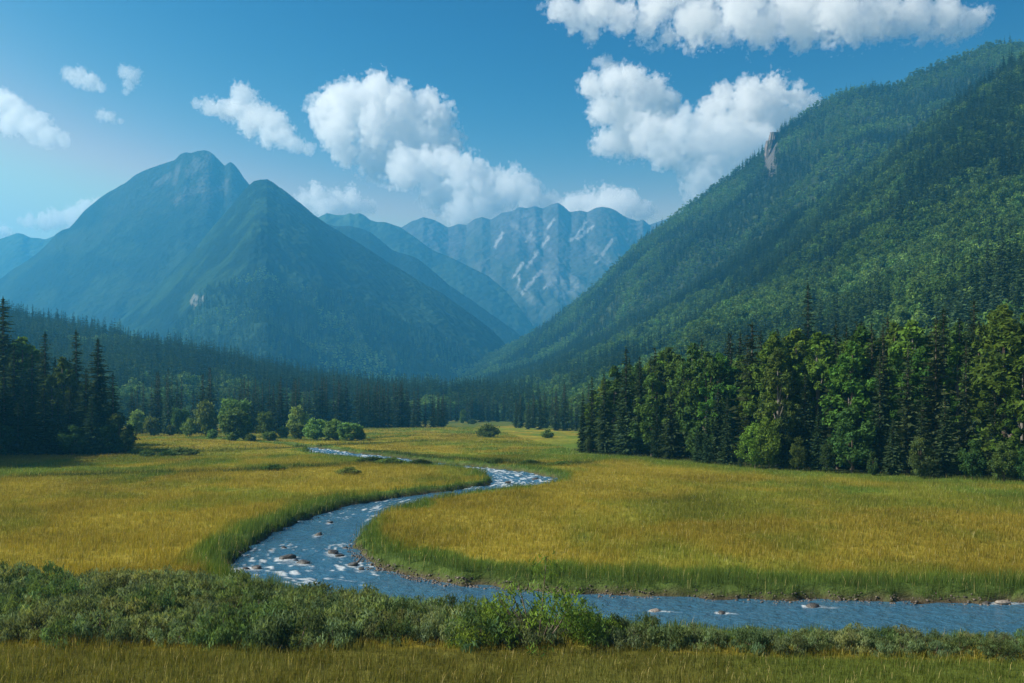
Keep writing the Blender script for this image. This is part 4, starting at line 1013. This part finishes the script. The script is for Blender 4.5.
CB = [
 ('cloud', [(332, 112, 20), (352, 100, 22), (375, 98, 22), (400, 106, 20), (425, 110, 20), (440, 120, 18), (345, 132, 20), (375, 132, 28), (410, 136, 28), (438, 142, 22), (348, 152, 15), (375, 158, 20), (400, 164, 20)], 6300, 'largest white cloud, billowing over the valley head', 84, 1),
 ('cloud', [(405, 170, 20), (430, 168, 20), (448, 165, 20), (462, 176, 22), (440, 190, 20), (470, 195, 22), (492, 192, 22), (512, 190, 20), (530, 198, 16), (548, 203, 12), (462, 212, 16), (480, 212, 16)], 6000, 'bright cloud band trailing down right below the largest cloud', 76, 21),
 ('cloud', [(575, 208, 14), (590, 205, 16), (610, 202, 16), (628, 206, 15), (643, 212, 12), (560, 212, 12), (600, 215, 16)], 7200, 'low white cloud resting behind the rocky ridge', 60, 2),
 ('cloud', [(305, 200, 10), (318, 198, 13), (335, 203, 13), (352, 200, 12), (366, 205, 9), (325, 210, 12), (350, 210, 12)], 6800, 'small low white cloud beside the pyramid peak', 56, 3),
 ('cloud', [(196, 104, 6), (210, 107, 9), (226, 108, 12), (243, 96, 12), (240, 112, 14), (255, 112, 12)], 6000, 'ragged white cloud above the notched summit', 56, 4),
 ('cloud', [(250, 124, 12), (264, 118, 14), (276, 126, 14), (270, 136, 12), (284, 138, 12), (296, 144, 9), (310, 150, 7)], 5500, 'ragged cloud end trailing right of the notched summit', 56, 24),
 ('cloud', [(-4, 98, 13), (8, 108, 15), (22, 118, 15), (36, 128, 14), (50, 136, 11), (64, 141, 7), (8, 126, 12)], 6000, 'slanting white cloud cut by the left edge', 56, 5),
 ('cloud', [(67, 74, 7), (78, 76, 9), (90, 81, 9), (102, 87, 5)], 5600, 'small cloud upper left, left one of a pair', 46, 6),
 ('cloud', [(124, 72, 6), (133, 76, 8), (129, 84, 6), (126, 92, 4)], 5600, 'tiny curled cloud upper left, right one of a pair', 40, 7),
 ('cloud', [(102, 114, 6), (111, 117, 6), (121, 121, 4)], 5800, 'tiny wisp of cloud below the small pair', 40, 8),
 ('cloud', [(98, 204, 8), (86, 209, 10), (72, 216, 11), (58, 219, 11), (44, 222, 9), (30, 221, 7), (20, 220, 4), (78, 226, 10)], 6600, 'low white cloud behind the left mountain shoulder', 56, 9),
 ('cloud', [(-14, 234, 12), (-2, 233, 9), (7, 233, 6)], 6900, 'low scrap of cloud at the left edge above the hazy hill', 36, 10),
 ('cloud', [(592, 88, 14), (612, 82, 15), (632, 84, 18), (652, 92, 17), (668, 102, 13), (605, 108, 16), (632, 112, 22), (655, 118, 22), (606, 142, 15), (630, 138, 22)], 5900, 'big white cloud left of the right-hand ridge, upper lobe', 76, 11),
 ('cloud', [(712, 112, 16), (725, 95, 14), (748, 96, 18), (775, 95, 18), (797, 100, 16), (812, 106, 12), (750, 118, 24), (782, 120, 22), (800, 125, 16)], 6400, 'rounded white cloud touching the right-hand ridge', 70, 14),
 ('cloud', [(650, 135, 22), (680, 132, 22), (668, 148, 22), (700, 140, 24), (725, 140, 24), (750, 146, 24), (715, 162, 26), (700, 178, 20), (722, 180, 18), (695, 190, 13), (740, 165, 20)], 5100, 'lower bright part of the cloud sinking behind the right-hand ridge', 76, 15),
 ('cloud', [(560, 10, 16), (575, 20, 15), (590, 30, 11), (600, 8, 22), (625, 16, 18), (648, 26, 18), (668, 34, 13), (660, 5, 26), (695, 20, 24)], 5600, 'left end of the white cloud bank along the top edge', 76, 12),
 ('cloud', [(700, 22, 22), (720, 34, 15), (742, 14, 28), (765, 26, 20), (798, 8, 28), (800, 28, 17), (830, 16, 24)], 5200, 'middle of the white cloud bank along the top edge', 76, 16),
 ('cloud', [(840, 14, 26), (850, 30, 15), (880, 12, 26), (915, 14, 24), (945, 16, 22), (972, 20, 15), (925, 30, 12), (895, 28, 14)], 4900, 'right end of the cloud bank along the top edge', 76, 17),
 ('cloud', [(596, 62, 5), (606, 62, 7), (616, 64, 4)], 5600, 'tiny cloud fragment between the two big right-hand clouds', 40, 13),
]
for nm, cc, y0, lb, res, sd in CB:
    if sd in (12, 16, 17): cloud(nm, cc, y0, lb, res, .78, sd * 31, M_WISP, .8, .06)
    else: cloud(nm, cc, y0, lb, res, .62 if len(cc) > 5 else .7, sd * 31, M_CLOUD if len(cc) > 5 else M_WISP, .9, 0.0, {5: 2.2, 24: 1.6, 21: .35, 4: .8, 2: .6, 6: 1, 8: 1}.get(sd, 0.0))

# ------------------------------------------------------------------ haze
def haze():
    x0, x1, y0, y1, z0, z1 = -5200, 5200, -60, 5560, -6.0, 985
    V = [(x, y, z) for z in (z0, z1) for y in (y0, y1) for x in (x0, x1)]
    Q = [(0, 2, 3, 1), (4, 5, 7, 6), (0, 1, 5, 4), (2, 6, 7, 3), (0, 4, 6, 2), (1, 3, 7, 5)]
    m, nt, N, out = new_mat('valley_haze')
    pv = N('ShaderNodeVolumePrincipled'); pv.inputs['Color'].default_value = (.10, .56, 1.0, 1); pv.inputs['Density'].default_value = HAZE_D; pv.inputs['Anisotropy'].default_value = .3
    nt.links.new(pv.outputs[0], out.inputs['Volume'])
    o = link('haze', mesh_np('haze', np.array(V, float), np.array(Q), mat=m))
    tag(o, 'blue haze filling the valley and veiling the mountains', 'haze', kind='stuff')
HAZE_D = 2.0e-4
haze()

# ------------------------------------------------------------------ light, sky, camera
SUN_EL, SUN_AZ = 38.0, -97.0       # azimuth from the viewing direction, negative = left
w = bpy.data.worlds.new('World'); SC.world = w; w.use_nodes = True
nt = w.node_tree; nt.nodes.clear()
sky = nt.nodes.new('ShaderNodeTexSky'); sky.sky_type = 'NISHITA'; sky.sun_disc = False
sky.sun_elevation = R(SUN_EL); sky.sun_rotation = R(SUN_AZ % 360); sky.altitude = 900; sky.air_density = 1.0; sky.dust_density = 1.5; sky.ozone_density = 2.5
bg = nt.nodes.new('ShaderNodeBackground'); bg.inputs['Strength'].default_value = .10
ow = nt.nodes.new('ShaderNodeOutputWorld')
sp = nt.nodes.new('ShaderNodeSeparateXYZ'); cb = nt.nodes.new('ShaderNodeCombineXYZ'); nt.links.new(sky.outputs[0], sp.inputs[0])
for ch, ref, pw, gain, top in (('X', 2.08, 8.0, 1.0, .7), ('Y', 3.28, 4.3, .72, .88), ('Z', 5.11, 2.3, .60, .9)):      # colour grade of the clear sky
    a = nt.nodes.new('ShaderNodeMath'); a.operation = 'DIVIDE'; a.inputs[1].default_value = ref; nt.links.new(sp.outputs[ch], a.inputs[0])
    b = nt.nodes.new('ShaderNodeMath'); b.operation = 'POWER'; b.inputs[1].default_value = pw; nt.links.new(a.outputs[0], b.inputs[0])
    c = nt.nodes.new('ShaderNodeMath'); c.operation = 'MULTIPLY'; c.inputs[1].default_value = gain; nt.links.new(b.outputs[0], c.inputs[0])
    d = nt.nodes.new('ShaderNodeMath'); d.operation = 'SMOOTH_MIN'; d.inputs[1].default_value = top; d.inputs[2].default_value = .4; nt.links.new(c.outputs[0], d.inputs[0])
    e = nt.nodes.new('ShaderNodeMath'); e.operation = 'MULTIPLY'; e.inputs[1].default_value = 5.2; nt.links.new(d.outputs[0], e.inputs[0])
    nt.links.new(e.outputs[0], cb.inputs[ch])
nt.links.new(cb.outputs[0], bg.inputs['Color'])
nt.links.new(bg.outputs[0], ow.inputs['Surface'])
sd = bpy.data.lights.new('Sun', 'SUN'); sd.energy = 5.0; sd.angle = R(.5); sd.color = (1, .93, .80)
so = bpy.data.objects.new('Sun', sd); COL.objects.link(so)
from mathutils import Vector
dv = Vector((sin(R(SUN_AZ)) * cos(R(SUN_EL)), cos(R(SUN_AZ)) * cos(R(SUN_EL)), sin(R(SUN_EL))))
so.rotation_euler = (-dv).to_track_quat('-Z', 'Y').to_euler(); so.location = (-60, 20, 90)

cam = bpy.data.cameras.new('Camera'); co = bpy.data.objects.new('Camera', cam); COL.objects.link(co)
co.location = (0, 0, CAMH); co.rotation_euler = (R(90), 0, 0)
cam.sensor_width = 36; cam.lens = 36 * F / 1024; cam.shift_y = (HY - 341.5) / 1024; cam.clip_start = .5; cam.clip_end = 20000
SC.camera = co
SC.view_settings.view_transform = 'Standard'; SC.view_settings.look = 'None'; SC.view_settings.exposure = 0.92; SC.view_settings.gamma = 1; SC.view_settings.use_curve_mapping = False
cy = SC.cycles
cy.max_bounces = 68; cy.diffuse_bounces = 2; cy.glossy_bounces = 2; cy.transmission_bounces = 3; cy.volume_bounces = 64; cy.transparent_max_bounces = 8
cy.use_denoising = True
cy.sample_clamp_indirect = 8
